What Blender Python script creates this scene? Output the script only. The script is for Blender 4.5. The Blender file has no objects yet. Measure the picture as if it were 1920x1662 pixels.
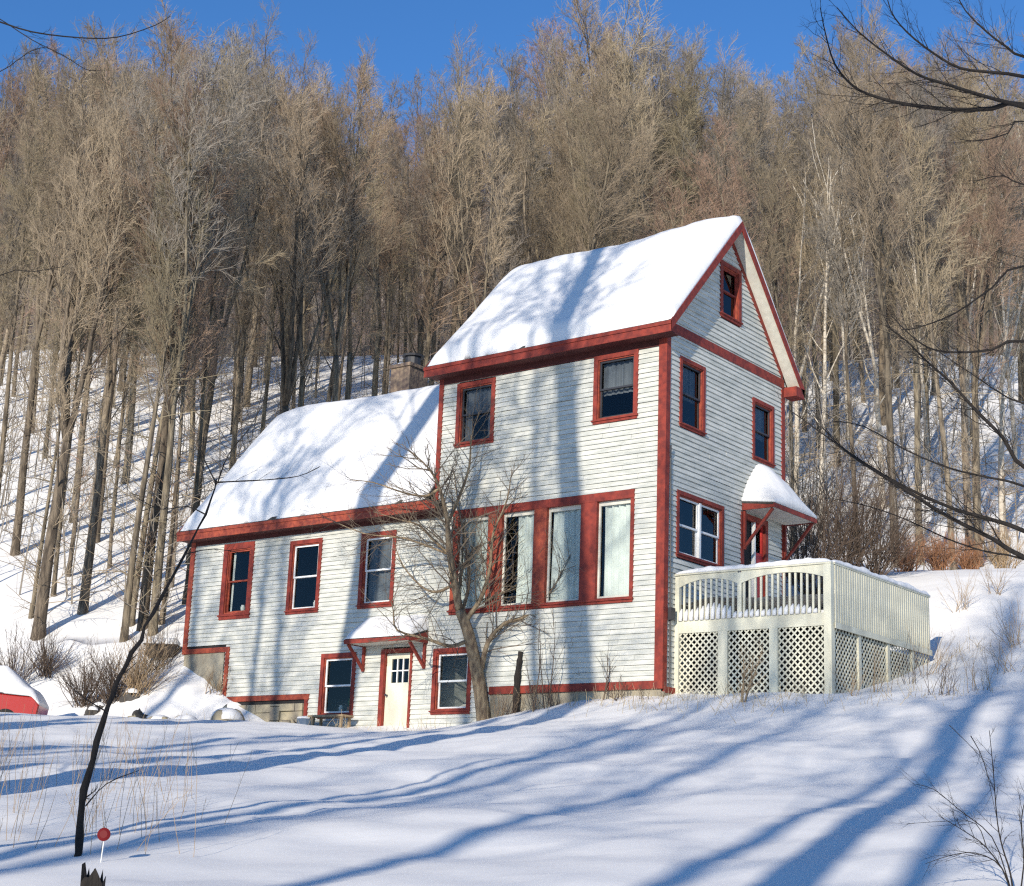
import bpy, math, random
import numpy as np
from mathutils import Vector, Matrix, noise
rad = math.radians
rnd = random.Random(7)
C = bpy.context.scene.collection
# ------------------------------------------------------------------ camera
CAM = np.array([19.3978, -30.8231, -3.7218])
YAW, PITCH, ROLL, FPX = 0.660157, 0.248939, 0.038543, 3000.0
Fv = np.array([-math.sin(YAW)*math.cos(PITCH), math.cos(YAW)*math.cos(PITCH), math.sin(PITCH)])
_r = np.array([math.cos(YAW), math.sin(YAW), 0.0]); _u = np.cross(_r, Fv)
Rv = math.cos(ROLL)*_r+math.sin(ROLL)*_u; Uv = -math.sin(ROLL)*_r+math.cos(ROLL)*_u
FH = np.array([-math.sin(YAW), math.cos(YAW)]); RH = np.array([math.cos(YAW), math.sin(YAW)])
def hit(u, v, ax, val):
    d = Fv+Rv*(u-960)/3000-Uv*(v-831)/3000; return CAM+(val-CAM[ax])/d[ax]*d
def at(u, v, t):
    d = Fv+Rv*(u-960)/3000-Uv*(v-831)/3000; return CAM+t/(d[:2]@FH)*d
def st(x, y): return (x-CAM[0])*RH[0]+(y-CAM[1])*RH[1], (x-CAM[0])*FH[0]+(y-CAM[1])*FH[1]
def xy(s, t): return CAM[0]+s*RH[0]+t*FH[0], CAM[1]+s*RH[1]+t*FH[1]
cd = bpy.data.cameras.new('camera'); cam = bpy.data.objects.new('camera', cd); C.objects.link(cam)
cam.matrix_world = Matrix(((Rv[0], Uv[0], -Fv[0], CAM[0]), (Rv[1], Uv[1], -Fv[1], CAM[1]), (Rv[2], Uv[2], -Fv[2], CAM[2]), (0, 0, 0, 1)))
cd.sensor_width = 36; cd.lens = 3000/1920*36; cd.clip_end = 2000; cd.clip_start = 0.05
sc = bpy.context.scene; sc.camera = cam
# ------------------------------------------------------------------ light
SUN_EL, SUN_TILT = 17.0, 16.0
w = bpy.data.worlds.new('World'); sc.world = w; w.use_nodes = True
nt = w.node_tree; bg = nt.nodes['Background']
sky = nt.nodes.new('ShaderNodeTexSky'); sky.sky_type = 'NISHITA'; sky.sun_disc = False
sky.sun_elevation = rad(SUN_EL); sky.sun_rotation = rad(180-SUN_TILT)
sky.altitude = 1500; sky.air_density = 1.0; sky.dust_density = 0.0; sky.ozone_density = 6.0
hsv = nt.nodes.new('ShaderNodeHueSaturation'); hsv.inputs['Saturation'].default_value = 1.06; nt.links.new(sky.outputs[0], hsv.inputs['Color']); nt.links.new(hsv.outputs[0], bg.inputs[0]); bg.inputs[1].default_value = 0.15; hsv.inputs['Value'].default_value = 1.22
sl = bpy.data.lights.new('sun', 'SUN'); so = bpy.data.objects.new('sun', sl); C.objects.link(so)
sl.energy = 5.0; sl.angle = rad(0.5); sl.color = (1.0, 0.915, 0.78)
trav = Vector((-math.sin(rad(SUN_TILT))*math.cos(rad(SUN_EL)), math.cos(rad(SUN_TILT))*math.cos(rad(SUN_EL)), -math.sin(rad(SUN_EL))))
so.rotation_euler = trav.to_track_quat('-Z', 'Y').to_euler(); so.location = (0, -60, 40)
sc.view_settings.view_transform = 'Standard'; sc.view_settings.look = 'None'; sc.view_settings.exposure = 0.05; sc.view_settings.gamma = 1
sc.cycles.max_bounces = 5; sc.cycles.diffuse_bounces = 3; sc.cycles.transparent_max_bounces = 12; sc.cycles.use_denoising = False; sc.cycles.filter_width = 1.25
# ------------------------------------------------------------------ materials
def mat(name, col, rough=0.7, vary=0.0, scale=6.0, bump=0.0, bscale=40.0, col2=None, stretch=(1, 1, 1), spec=0.3, objrand=0.0, detail=5):
    m = bpy.data.materials.new(name); m.use_nodes = True; n = m.node_tree.nodes; L = m.node_tree.links
    b = n['Principled BSDF']; b.inputs['Roughness'].default_value = rough; b.inputs['Specular IOR Level'].default_value = spec
    b.inputs['Base Color'].default_value = (*col, 1)
    tc = n.new('ShaderNodeTexCoord'); mp = n.new('ShaderNodeMapping'); mp.inputs['Scale'].default_value = stretch
    L.new(tc.outputs['Object'], mp.inputs[0])
    last = None
    if vary or col2:
        no = n.new('ShaderNodeTexNoise'); no.inputs['Scale'].default_value = scale; no.inputs['Detail'].default_value = detail
        L.new(mp.outputs[0], no.inputs['Vector'])
        mr = n.new('ShaderNodeMapRange'); mr.inputs['From Min'].default_value = .35; mr.inputs['From Max'].default_value = .65
        L.new(no.outputs['Fac'], mr.inputs[0])
        mx = n.new('ShaderNodeMixRGB'); L.new(mr.outputs[0], mx.inputs[0])
        c2 = col2 or tuple(c*(1-vary) for c in col)
        mx.inputs[1].default_value = (*col, 1); mx.inputs[2].default_value = (*c2, 1)
        last = mx.outputs[0]
    if objrand:
        oi = n.new('ShaderNodeObjectInfo'); hs = n.new('ShaderNodeHueSaturation')
        if last is None:
            rgb = n.new('ShaderNodeRGB'); rgb.outputs[0].default_value = (*col, 1); last = rgb.outputs[0]
        L.new(last, hs.inputs['Color'])
        m1 = n.new('ShaderNodeMapRange'); m1.inputs['To Min'].default_value = 1-objrand; m1.inputs['To Max'].default_value = 1+objrand
        L.new(oi.outputs['Random'], m1.inputs[0]); L.new(m1.outputs[0], hs.inputs['Value'])
        ml = n.new('ShaderNodeMath'); ml.operation = 'MULTIPLY'; ml.inputs[1].default_value = 7.31; L.new(oi.outputs['Random'], ml.inputs[0])
        fr = n.new('ShaderNodeMath'); fr.operation = 'FRACT'; L.new(ml.outputs[0], fr.inputs[0])
        m2 = n.new('ShaderNodeMapRange'); m2.inputs['To Min'].default_value = 0.494; m2.inputs['To Max'].default_value = 0.510
        L.new(fr.outputs[0], m2.inputs[0]); L.new(m2.outputs[0], hs.inputs['Hue'])
        last = hs.outputs[0]
    if last is not None: L.new(last, b.inputs['Base Color'])
    if bump:
        nb = n.new('ShaderNodeTexNoise'); nb.inputs['Scale'].default_value = bscale; nb.inputs['Detail'].default_value = 6
        L.new(mp.outputs[0], nb.inputs['Vector'])
        bp = n.new('ShaderNodeBump'); bp.inputs['Strength'].default_value = bump; bp.inputs['Distance'].default_value = 0.03
        L.new(nb.outputs['Fac'], bp.inputs['Height']); L.new(bp.outputs[0], b.inputs['Normal'])
    return m
M = {}
M['snow'] = mat('snow', (.89, .865, .825), .6, bump=.18, bscale=3, spec=.2)
M['roofsnow'] = mat('roof_snow', (.75, .74, .73), .65, bump=.8, bscale=3.5, spec=.2)
M['siding'] = mat('white_clapboard', (.62, .61, .55), .65, scale=1.8, col2=(.45, .455, .41), bump=.15, bscale=30, stretch=(1, 1, 5))
M['red'] = mat('red_paint', (.27, .042, .026), .7, scale=7, col2=(.15, .026, .02), bump=.1)
M['red2'] = mat('red_paint_worn', (.34, .07, .035), .7, scale=9, col2=(.19, .036, .025), bump=.15)
M['cream'] = mat('cream_paint', (.72, .69, .54), .65, scale=3, col2=(.50, .48, .38), bump=.1, stretch=(1, 1, .3))
M['soffit'] = mat('soffit_paint', (.62, .60, .52), .7, vary=.15)
M['white'] = mat('white_paint', (.78, .78, .76), .5, vary=.1)
M['stone'] = mat('foundation_stone', (.42, .36, .24), .9, scale=2.2, col2=(.22, .19, .15), bump=.8, bscale=5)
M['concrete'] = mat('foundation_render', (.40, .36, .27), .9, scale=2, col2=(.24, .21, .16), bump=.3)
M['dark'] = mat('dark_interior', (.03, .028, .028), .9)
M['shingle'] = mat('dark_shingle', (.07, .065, .06), .9, vary=.4, scale=20, bump=.3)
M['bark'] = mat('grey_brown_bark', (.25, .20, .14), .95, scale=3, col2=(.075, .06, .045), bump=.9, bscale=14, stretch=(3, 3, .6), objrand=.35)
M['barkdark'] = mat('dark_bark', (.028, .023, .02), .9, vary=.4, scale=8, bump=.6, bscale=30, stretch=(2, 2, .6))
M['birch'] = mat('birch_bark', (.62, .56, .46), .8, scale=4, col2=(.40, .34, .27), bump=.2, stretch=(1, 1, 3))
M['apple'] = mat('apple_bark', (.36, .27, .165), .95, scale=6, col2=(.13, .09, .06), bump=.9, bscale=22, stretch=(2, 2, .7))
M['twigA'] = mat('tan_twigs', (.29, .225, .155), .9, objrand=.3)
M['twigB'] = mat('olive_twigs', (.265, .215, .14), .9, objrand=.3)
M['twigC'] = mat('reddish_twigs', (.30, .205, .145), .9, objrand=.3)
M['twigG'] = mat('grey_twigs', (.215, .185, .155), .9, objrand=.3)
M['brush'] = mat('brown_brush', (.12, .085, .062), .9, vary=.4)
M['orange'] = mat('orange_brush', (.38, .19, .10), .9, vary=.3)
M['straw'] = mat('dry_straw', (.50, .40, .25), .9, vary=.3)
M['litter'] = mat('leaf_litter', (.17, .125, .10), 1, scale=.25, col2=(.12, .095, .09), bump=.5, bscale=1)
M['brick'] = mat('chimney_stone', (.26, .19, .13), .95, scale=7, col2=(.11, .08, .07), bump=.8, bscale=12)
M['metal'] = mat('dark_metal', (.03, .03, .035), .5, spec=.5)
M['carred'] = mat('car_red', (.38, .02, .015), .25, spec=.6)
M['rubber'] = mat('rubber', (.02, .02, .02), .8)
M['carglass'] = mat('car_glass', (.02, .025, .03), .08, spec=.8)
M['curtain'] = mat('white_curtain', (.72, .74, .70), .9, vary=.12, scale=3)
M['blind'] = mat('grey_blind', (.17, .18, .20), .8, vary=.3, scale=2)
M['reddoor'] = mat('red_door', (.5, .04, .035), .45)
M['pot'] = mat('terracotta', (.45, .18, .08), .8)
M['leaf'] = mat('leaf_green', (.09, .20, .04), .6)
M['bluetub'] = mat('blue_grey_plastic', (.10, .14, .2), .5)
M['lamp'] = mat('red_reflector', (.13, .006, .008), .6, spec=.2)
def glass():
    m = bpy.data.materials.new('window_glass'); m.use_nodes = True; n = m.node_tree.nodes; L = m.node_tree.links; n.clear()
    o = n.new('ShaderNodeOutputMaterial'); mx = n.new('ShaderNodeMixShader'); tr = n.new('ShaderNodeBsdfTransparent'); gl = n.new('ShaderNodeBsdfGlossy')
    gl.inputs['Roughness'].default_value = .03; tr.inputs[0].default_value = (.82, .86, .86, 1)
    fr = n.new('ShaderNodeFresnel'); fr.inputs[0].default_value = 1.45
    L.new(fr.outputs[0], mx.inputs[0]); L.new(tr.outputs[0], mx.inputs[1]); L.new(gl.outputs[0], mx.inputs[2]); L.new(mx.outputs[0], o.inputs[0])
    return m
M['glass'] = glass()
M['eaveshade'] = mat('dark_red_eave_shade', (.085, .022, .02), .8, vary=.3)  # near-black red, eave shadow put into the colour
# ------------------------------------------------------------------ mesh helper
BASE = {}
class MB:
    def __init__(s): s.v = []; s.f = []
    def box(s, x0, x1, y0, y1, z0, z1, X=None):
        X = X or (lambda a, b, c: (a, b, c)); n = len(s.v)
        for z in (z0, z1):
            for (x, y) in ((x0, y0), (x1, y0), (x1, y1), (x0, y1)): s.v.append(X(x, y, z))
        s.f += [(n, n+3, n+2, n+1), (n+4, n+5, n+6, n+7), (n, n+1, n+5, n+4), (n+1, n+2, n+6, n+5), (n+2, n+3, n+7, n+6), (n+3, n, n+4, n+7)]
    def prism(s, pts, d):                     # closed polygon extruded by vector d
        n = len(s.v); k = len(pts); d = np.array(d, float)
        for p in pts: s.v.append(tuple(p))
        for p in pts: s.v.append(tuple(np.array(p, float)+d))
        s.f.append(tuple(range(n+k-1, n-1, -1))); s.f.append(tuple(range(n+k, n+2*k)))
        for i in range(k): j = (i+1) % k; s.f.append((n+i, n+j, n+k+j, n+k+i))
    def bar(s, a, b, wd, up=(0, 0, 1), h=None):
        a = Vector(a); b = Vector(b); d = (b-a).normalized(); u = Vector(up); r = d.cross(u)
        if r.length < 1e-4: r = d.cross(Vector((1, 0, 0)))
        r.normalize(); u = r.cross(d); h = h or wd; r *= wd/2; u *= h/2
        s.prism([a-r-u, a+r-u, a+r+u, a-r+u], b-a)
    def tube(s, pts, rr, k=6, caps=True):
        n0 = len(s.v); m = len(pts); px = None
        for i, p in enumerate(pts):
            q = pts[min(i+1, m-1)]; o = pts[max(i-1, 0)]
            dx, dy, dz = q[0]-o[0], q[1]-o[1], q[2]-o[2]; l = math.sqrt(dx*dx+dy*dy+dz*dz) or 1; dx /= l; dy /= l; dz /= l
            if px is None:
                px = (0, 0, 1) if abs(dz) < .9 else (1, 0, 0)
            ax, ay, az = px[1]*dz-px[2]*dy, px[2]*dx-px[0]*dz, px[0]*dy-px[1]*dx
            l = math.sqrt(ax*ax+ay*ay+az*az) or 1; ax /= l; ay /= l; az /= l
            bx, by, bz = dy*az-dz*ay, dz*ax-dx*az, dx*ay-dy*ax; px = (bx, by, bz)
            r = rr[i]
            for j in range(k):
                an = 6.28318*j/k; c, s_ = math.cos(an)*r, math.sin(an)*r
                s.v.append((p[0]+ax*c+bx*s_, p[1]+ay*c+by*s_, p[2]+az*c+bz*s_))
        for i in range(m-1):
            for j in range(k):
                a = n0+i*k+j; b = n0+i*k+(j+1) % k; s.f.append((a, b, b+k, a+k))
        if caps and k > 3: s.f.append(tuple(range(n0+k-1, n0-1, -1))); e = n0+(m-1)*k; s.f.append(tuple(range(e, e+k)))
    def mesh(s, name, m, base=(0, 0, 0), smooth=False, recalc=False):
        me = bpy.data.meshes.new(name); b = base
        me.from_pydata([(p[0]-b[0], p[1]-b[1], p[2]-b[2]) for p in s.v], [], s.f)
        if recalc:
            import bmesh
            bm = bmesh.new(); bm.from_mesh(me); bmesh.ops.recalc_face_normals(bm, faces=bm.faces); bm.to_mesh(me); bm.free()
        if m: me.materials.append(m)
        if smooth: me.polygons.foreach_set('use_smooth', [True]*len(me.polygons))
        me.update(); return me
    def build(s, name, m, parent=None, smooth=False, recalc=True, label=None):
        b = BASE.get(parent.name, (0, 0, 0)) if parent else (0, 0, 0)
        o = bpy.data.objects.new(name, s.mesh(name, m, b, smooth, recalc)); C.objects.link(o); o.parent = parent
        BASE[o.name] = b
        if label: o['label'] = label
        return o
def tag(o, label=None, cat=None, group=None, kind=None):
    if label: o['label'] = label
    if cat: o['category'] = cat
    if group: o['group'] = group
    if kind: o['kind'] = kind
    return o
def thing(name, base, label, cat, group=None):
    o = bpy.data.objects.new(name, None); C.objects.link(o); o.location = base; o.empty_display_size = .2; BASE[o.name] = tuple(base)
    return tag(o, label, cat, group)
# ------------------------------------------------------------------ terrain
CP = [  # s, t, z
 (-4, -15, -6.3), (6, -15, -6.2), (-25, -15, -6.3), (25, -15, -5.6), (0, 0, -5.35), (-6, 0, -5.45), (7, 0, -5.2), (-20, 5, -5.3), (20, 5, -4.4),
 (-4, 12, -4.12), (0, 12, -3.99), (4, 12, -3.86), (-12, 14, -4.1), (14, 12, -3.3),
 (-6, 20, -3.05), (0, 20, -3.0), (6.5, 20, -2.75), (-14, 20, -3.2), (14, 20, -2.2),
 (-9, 29, -2.05), (-3, 29, -2.0), (3, 28, -1.75), (9, 27, -1.15), (16, 28, -.1),
 (-12, 35, -1.38), (-7, 36, -1.25), (-1, 35, -1.15), (3, 33.5, -.8), (7, 33, -.48), (10.5, 32, -.1),
 (-14, 37.8, -1.06), (-11, 38, -1.09), (-8.5, 39, -1.0), (-6, 40, -.88), (-4, 40.5, -.9), (-2.6, 40.6, -.92), (-.5, 39, -.8), (1, 37.8, -.45), (3.6, 35.8, -.28), (7.1, 34.1, -.28),
 (-16, 40.5, -1.35), (-12, 41, -1.35), (-9.5, 42, -1.25), (-16, 43.5, -1.2), (-12, 44, -1.1), (-7.5, 42.8, -.95), (-6, 43.2, -.95),
 (-9.4, 44.6, -.1), (-9.6, 46.5, 1.25), (-12.5, 47.5, .2), (-14, 50, 2.0), (-18, 47, -.2), (-18, 51, 2.2), (-9.5, 50, 2.6), (-12, 54, 4.2),
 (0, 43, 1.0), (2, 42, .8), (-4, 47, 1.5), (7.3, 41.2, 1.3), (10.3, 38.6, 1.1), (9.3, 36.5, .45), (8.2, 35.2, -.02),
 (12, 37, 1.3), (13, 42, 3.0), (15, 48, 5.1), (11, 46, 4.3), (18, 40, 2.6), (13, 31, .35), (20, 48, 5.6), (10, 52, 5.6), (16, 52, 5.6),
 (2, 50, 4.2), (-5, 54, 4.4), (4, 56, 6.0), (14, 57, 6.9), (-18, 58, 6.1), (22, 58, 7.2)]
for s in (-60, -30, 0, 30, 60):
    k = s*.02
    CP += [(s, 64, 9.0+k), (s, 74, 14.1+k), (s, 84, 19.3+k), (s, 95, 24.8+k), (s, 104, 29.25+s*.04), (s, 109, 29.7+k), (s, 120, 29.0+k), (s, 150, 30+k)]
CP += [(-60, 20, -2), (-60, 45, 0), (60, 20, 2), (60, 45, 8), (-60, -20, -6), (60, -20, -4), (0, -60, -9), (-60, -60, -9), (60, -60, -8), (-30, 44, .2), (-30, 30, -1.5), (32, 40, 4), (32, 25, .5)]
CP = np.array(CP, float)
def tpsk(r2): return np.where(r2 > 1e-9, r2*np.log(r2+1e-12), 0)
_P = CP[:, :2]/10; _K = tpsk(((_P[:, None]-_P[None])**2).sum(2)); n_ = len(CP)
_A = np.zeros((n_+3, n_+3)); _A[:n_, :n_] = _K+np.eye(n_)*0.004; _A[:n_, n_] = 1; _A[:n_, n_+1:] = _P; _A[n_:, :n_] = _A[:n_, n_:].T
_W = np.linalg.solve(_A, np.concatenate([CP[:, 2], [0, 0, 0]]))
def hbase(s, t):
    s = np.atleast_1d(np.asarray(s, float)); t = np.atleast_1d(np.asarray(t, float))
    Q = np.stack([s, t], 1)/10; out = np.zeros(len(Q))
    for i in range(0, len(Q), 8000):
        q = Q[i:i+8000]; out[i:i+8000] = tpsk(((q[:, None]-_P[None])**2).sum(2))@_W[:n_]+_W[n_]+q@_W[n_+1:]
    return out
def hnoise(x, y, t):
    a = .15 if t < 38 else .12
    v = a*noise.noise((x*.16, y*.16, 3.1))+a*.62*noise.noise((x*.42+9, y*.42, 1.7))+.05*noise.noise((x*1.1, y*1.1, 5.2))+.02*noise.noise((x*3.1, y*3.1, 8))
    ss = (x-CAM[0])*RH[0]+(y-CAM[1])*RH[1]
    if 41.5 < t < 50 and ss < -7.5: v += .22*noise.noise((x*.8, y*.8, 11))+.12*noise.noise((x*1.9, y*1.9, 12))
    if t > 52: v += .25*noise.noise((x*.12, y*.12, 7))+.1*noise.noise((x*.7, y*.7, 2))
    return v
def gz(x, y):
    s, t = st(x, y); return float(hbase(s, t)[0])+hnoise(x, y, t)
def ground():
    ts = list(np.arange(-60, 0, 3.0))+list(np.arange(0, 9, .6))+list(np.arange(9, 50, .17))+list(np.arange(50, 115, .55))+list(np.arange(115, 260, 6.0))
    ss = list(np.arange(-130, -34, 4.0))+list(np.arange(-34, -17, .8))+list(np.arange(-17, 17, .22))+list(np.arange(17, 34, .8))+list(np.arange(34, 131, 4.0))
    S, T = np.meshgrid(ss, ts); Z = hbase(S.ravel(), T.ravel()); S = S.ravel(); T = T.ravel()
    X = CAM[0]+S*RH[0]+T*FH[0]; Y = CAM[1]+S*RH[1]+T*FH[1]
    V = np.stack([X, Y, Z], 1)
    for i in range(len(V)):
        if T[i] > 0 or T[i] > -30: V[i, 2] += hnoise(X[i], Y[i], T[i])
    # keep far margins sane, drop into a gentle plain
    far = np.maximum(np.abs(S)-60, 0)+np.maximum(T-125, 0)+np.maximum(-T-35, 0)
    k = np.clip(far/20, 0, 1); tgt = np.clip(-7+np.maximum(T-45, 0)*.6, -9, 29)
    V[:, 2] = V[:, 2]*(1-k)+tgt*k
    m, n = len(ts), len(ss); idx = np.arange(m*n).reshape(m, n)
    F = np.stack([idx[:-1, :-1], idx[:-1, 1:], idx[1:, 1:], idx[1:, :-1]], -1).reshape(-1, 4)
    me = fastmesh('snow_ground', V, F, M['snow'], True); o = bpy.data.objects.new('snow_ground', me); C.objects.link(o)
    tag(o, 'snow covered ground rising from a smooth foreground slope to the wooded hillside', kind='structure')
def fastmesh(name, V, F, m, smooth=False):
    me = bpy.data.meshes.new(name); V = np.asarray(V, np.float32); F = np.asarray(F, np.int32); k = F.shape[1]
    me.vertices.add(len(V)); me.vertices.foreach_set('co', V.ravel())
    me.loops.add(F.size); me.loops.foreach_set('vertex_index', F.ravel())
    me.polygons.add(len(F)); me.polygons.foreach_set('loop_start', np.arange(0, F.size, k, dtype=np.int32))
    try: me.polygons.foreach_set('loop_total', np.full(len(F), k, np.int32))
    except Exception: pass
    if smooth: me.polygons.foreach_set('use_smooth', np.ones(len(F), bool))
    me.materials.append(m); me.update(calc_edges=True); me.validate(); return me
ground()
def hillside():
    ss = np.arange(-150, 151, 5.0); ts = np.arange(135, 300, 5.0); S, T = np.meshgrid(ss, ts); S = S.ravel(); T = T.ravel()
    Z = 27+np.clip(T-138, 0, 62)*.86+np.clip(T-200, 0, 100)*.1
    V = np.array([(*xy(s, t), z+2*noise.noise((s*.05, t*.05, 0))) for s, t, z in zip(S, T, Z)])
    n = len(ss); m = len(ts); idx = np.arange(m*n).reshape(m, n)
    F = np.stack([idx[:-1, :-1], idx[:-1, 1:], idx[1:, 1:], idx[1:, :-1]], -1).reshape(-1, 4)
    o = bpy.data.objects.new('hill', fastmesh('hill', V, F, M['litter'], True)); C.objects.link(o)
    tag(o, 'brown wooded hill rising beyond the snowy crest', kind='structure')
hillside()
# ------------------------------------------------------------------ HOUSE
XM, XW, D = -6.957, -16.146, 5.784
house = thing('farmhouse', (-8, 0, 0), 'white clapboard farmhouse with red trim, tall gabled block and lower wing', 'house')
FR = lambda a, n, z: (a, -n, z)          # front wall: along x, outward n
GB = lambda a, n, z: (n, a, z)           # gable wall: along y, outward n
ROW = .122
# openings: name, plane, a0,a1,z0,z1 (outer trim)
OPEN = {'w1': ('F', -14.778, -13.535, 2.273, 4.45), 'w2': ('F', -12.115, -10.89, 2.279, 4.32), 'w3': ('F', -9.449, -8.21, 2.278, 4.3),
 'b1': ('F', -10.641, -9.387, -.56, 1.145), 'b2': ('F', -6.743, -5.493, -.53, 1.113), 'dr': ('F', -8.50, -7.43, -1.0, 1.169), 'bd': ('F', -6.30, -.80, 1.941, 4.609),
 'ul': ('F', -6.367, -5.107, 6.277, 8.0), 'ur': ('F', -2.048, -.762, 6.333, 8.06),
 'g1': ('G', .562, 1.735, 6.18, 7.93), 'g2': ('G', 4.108, 5.242, 6.134, 7.78), 'g3': ('G', .489, 2.667, 3.02, 4.62), 'gg': ('G', 2.448, 3.50, 9.491, 11.0), 'gd': ('G', 3.52, 4.9, 1.32, 4.66)}
ZE, ZAP, YR = 8.47, 12.1, 2.892
WZE, WZA, WYR = 4.88, 9.05, 3.0
def wall_zmax(x): return 8.4 if x > XM else 4.75
def front_zmin(x):
    if x < -14.4: return 1.5
    if x < -11.13: return .10
    if x < -4.9: return -1.6
    return .10
def gable_rng(z):
    if z < 8.35: return 0.0, D
    k = (ZAP-.22-z)/((ZAP-ZE)/(YR+.45)); return (YR-k, YR+k) if k > .05 else None
SR = random.Random(17)
def siding_row(mb, T, a0, a1, z):
    # boards of uneven length with butt joints, none of them quite true
    cur = a0
    while cur < a1-1e-4:
        L = SR.uniform(1.6, 4.2); e = a1 if a1-cur-L < .7 else cur+L
        siding_board(mb, T, cur, e-(.005 if e < a1 else 0), z+SR.uniform(-.004, .004), SR.uniform(-.003, .004)); cur = e
def siding_board(mb, T, a0, a1, z, dn):
    # one clapboard: thick at the butt, thin at the top
    z0, z1 = z, z+ROW
    p = [(a0, .042+dn, z0), (a0, .0, z0+.004), (a0, .0, z1), (a0, .012+dn, z1)]
    mb.prism([T(*q) for q in p], np.array(T(a1, 0, 0))-np.array(T(a0, 0, 0)))
def spans(a0, a1, z, pl):
    cuts = [(o[1]+.03, o[2]-.03) for o in OPEN.values() if o[0] == pl and o[3]+.02 < z+ROW/2 < o[4]-.02]
    out = []; cur = a0
    for c0, c1 in sorted(cuts):
        if c0 > cur: out.append((cur, min(c0, a1)))
        cur = max(cur, c1)
    if cur < a1: out.append((cur, a1))
    return [s for s in out if s[1]-s[0] > .02]
mb = MB(); z = -1.6
while z < 8.36:
    for (xa, xb) in ((XW, -14.4), (-14.4, -11.13), (-11.13, -4.9), (-4.9, XM), (XM, 0)):
        if xa == -4.9: continue
        if xa == -11.13: segs = [(-11.13, XM), (XM, -4.9)]
        elif xa == XM: segs = [(-4.9, 0)]
        else: segs = [(xa, xb)]
        for s0, s1 in segs:
            xm_ = (s0+s1)/2
            if z < front_zmin(xm_)-.01 or z+ROW > wall_zmax(xm_)+.14: continue
            for a, b in spans(s0, s1, z, 'F'):
                # butt joints at uneven places
                siding_row(mb, FR, a, b, z)
    z += ROW
sid = mb.build('siding', M['siding'], house)
mb = MB(); z = -.3
while z < 11.7:
    g = gable_rng(z+ROW)
    if g:
        for a, b in spans(g[0], g[1], z, 'G'): siding_row(mb, GB, a, b, z)
    z += ROW
mb.build('siding', M['siding'], house, label='clapboards of the gable end, grazed by the sun')
# sheathing behind the siding with real openings
def cells(mb, T, a0, a1, z0, z1, opens, n0=-.16, n1=-.002):
    A = sorted({a0, a1, *[v for o in opens for v in (o[0], o[1]) if a0 < v < a1]}); Z = sorted({z0, z1, *[v for o in opens for v in (o[2], o[3]) if z0 < v < z1]})
    for i in range(len(A)-1):
        for j in range(len(Z)-1):
            ca, cz = (A[i]+A[i+1])/2, (Z[j]+Z[j+1])/2
            if any(o[0] < ca < o[1] and o[2] < cz < o[3] for o in opens): continue
            mb.box(A[i], A[i+1], n0, n1, Z[j], Z[j+1], T)
tr_ = .1
def ops(pl): return [(o[1]+tr_, o[2]-tr_, o[3]+tr_, o[4]-tr_) for o in OPEN.values() if o[0] == pl]
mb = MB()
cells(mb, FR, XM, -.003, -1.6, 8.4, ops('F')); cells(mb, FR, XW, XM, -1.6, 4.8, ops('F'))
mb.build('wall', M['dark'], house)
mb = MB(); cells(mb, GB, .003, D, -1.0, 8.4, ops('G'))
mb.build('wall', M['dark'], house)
mb = MB()
g0, g1, ga, gb = 2.448+tr_, 3.5-tr_, 9.491+tr_, 11-tr_
sl_ = (ZAP-ZE)/(YR+.45)
def gy(z): return YR-(ZAP-.24-z)/sl_
mb.prism([(-.14, gy(8.4), 8.4), (-.14, g0, 8.4), (-.14, g0, 8.4+(g0-gy(8.4))*sl_)], (.13, 0, 0))
mb.prism([(-.14, D-gy(8.4)+0, 8.4), (-.14, g1, 8.4+(D-gy(8.4)-g1)*sl_), (-.14, g1, 8.4)], (.13, 0, 0))
mb.box(g0, g1, -.14, -.01, 8.4, ga, GB)
mb.build('wall', M['dark'], house)
mb = MB()                               # back walls, left walls and floors inside
mb.box(XM, 0, D-.15, D, -1, 8.4); mb.box(XW, XM, D-.15, D, 1, 4.8); mb.box(XW, XW+.15, .2, D-.15, -.5, 4.8); mb.box(XM+.002, XM+.15, .2, D-.16, -1, 8.4)
mb.build('wall', M['siding'], house)
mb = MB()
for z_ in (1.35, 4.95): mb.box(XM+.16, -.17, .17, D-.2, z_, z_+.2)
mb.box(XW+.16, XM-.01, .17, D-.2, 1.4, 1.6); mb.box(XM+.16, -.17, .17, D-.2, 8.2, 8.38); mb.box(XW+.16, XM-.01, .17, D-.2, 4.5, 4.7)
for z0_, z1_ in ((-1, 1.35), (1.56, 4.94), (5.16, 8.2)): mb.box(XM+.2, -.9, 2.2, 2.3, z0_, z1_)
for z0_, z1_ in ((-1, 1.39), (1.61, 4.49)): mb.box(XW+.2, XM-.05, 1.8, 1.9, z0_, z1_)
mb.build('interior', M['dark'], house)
mb = MB()                               # foundations
mb.box(-4.9, -.02, .0, .12, -1.3, -.06); mb.box(0, .06, -.02, D, -1.3, -.14)
mb.build('foundation', M['concrete'], house)
mb = MB()
random.seed(3)
xx = -14.1
while xx < -11.16:
    wd = random.uniform(.25, .6); e = min(xx+wd, -11.16); zz = -1.6
    while zz < -.14:
        h = random.uniform(.18, .38); t_ = min(zz+h, -.13); j = random.uniform(0, .07)
        mb.box(xx+.01, e-.01, -.03-j, .1, zz, t_-.015); zz = t_
    xx = e
mb.box(-14.1, -11.17, .01, .12, -1.6, -.12)
mb.build('foundation', M['stone'], house, label='rough stone foundation under the wing')
mb = MB(); mb.box(XW+.02, -14.46, -.015, .12, -1.0, 1.36); mb.build('foundation', M['concrete'], house)
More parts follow.
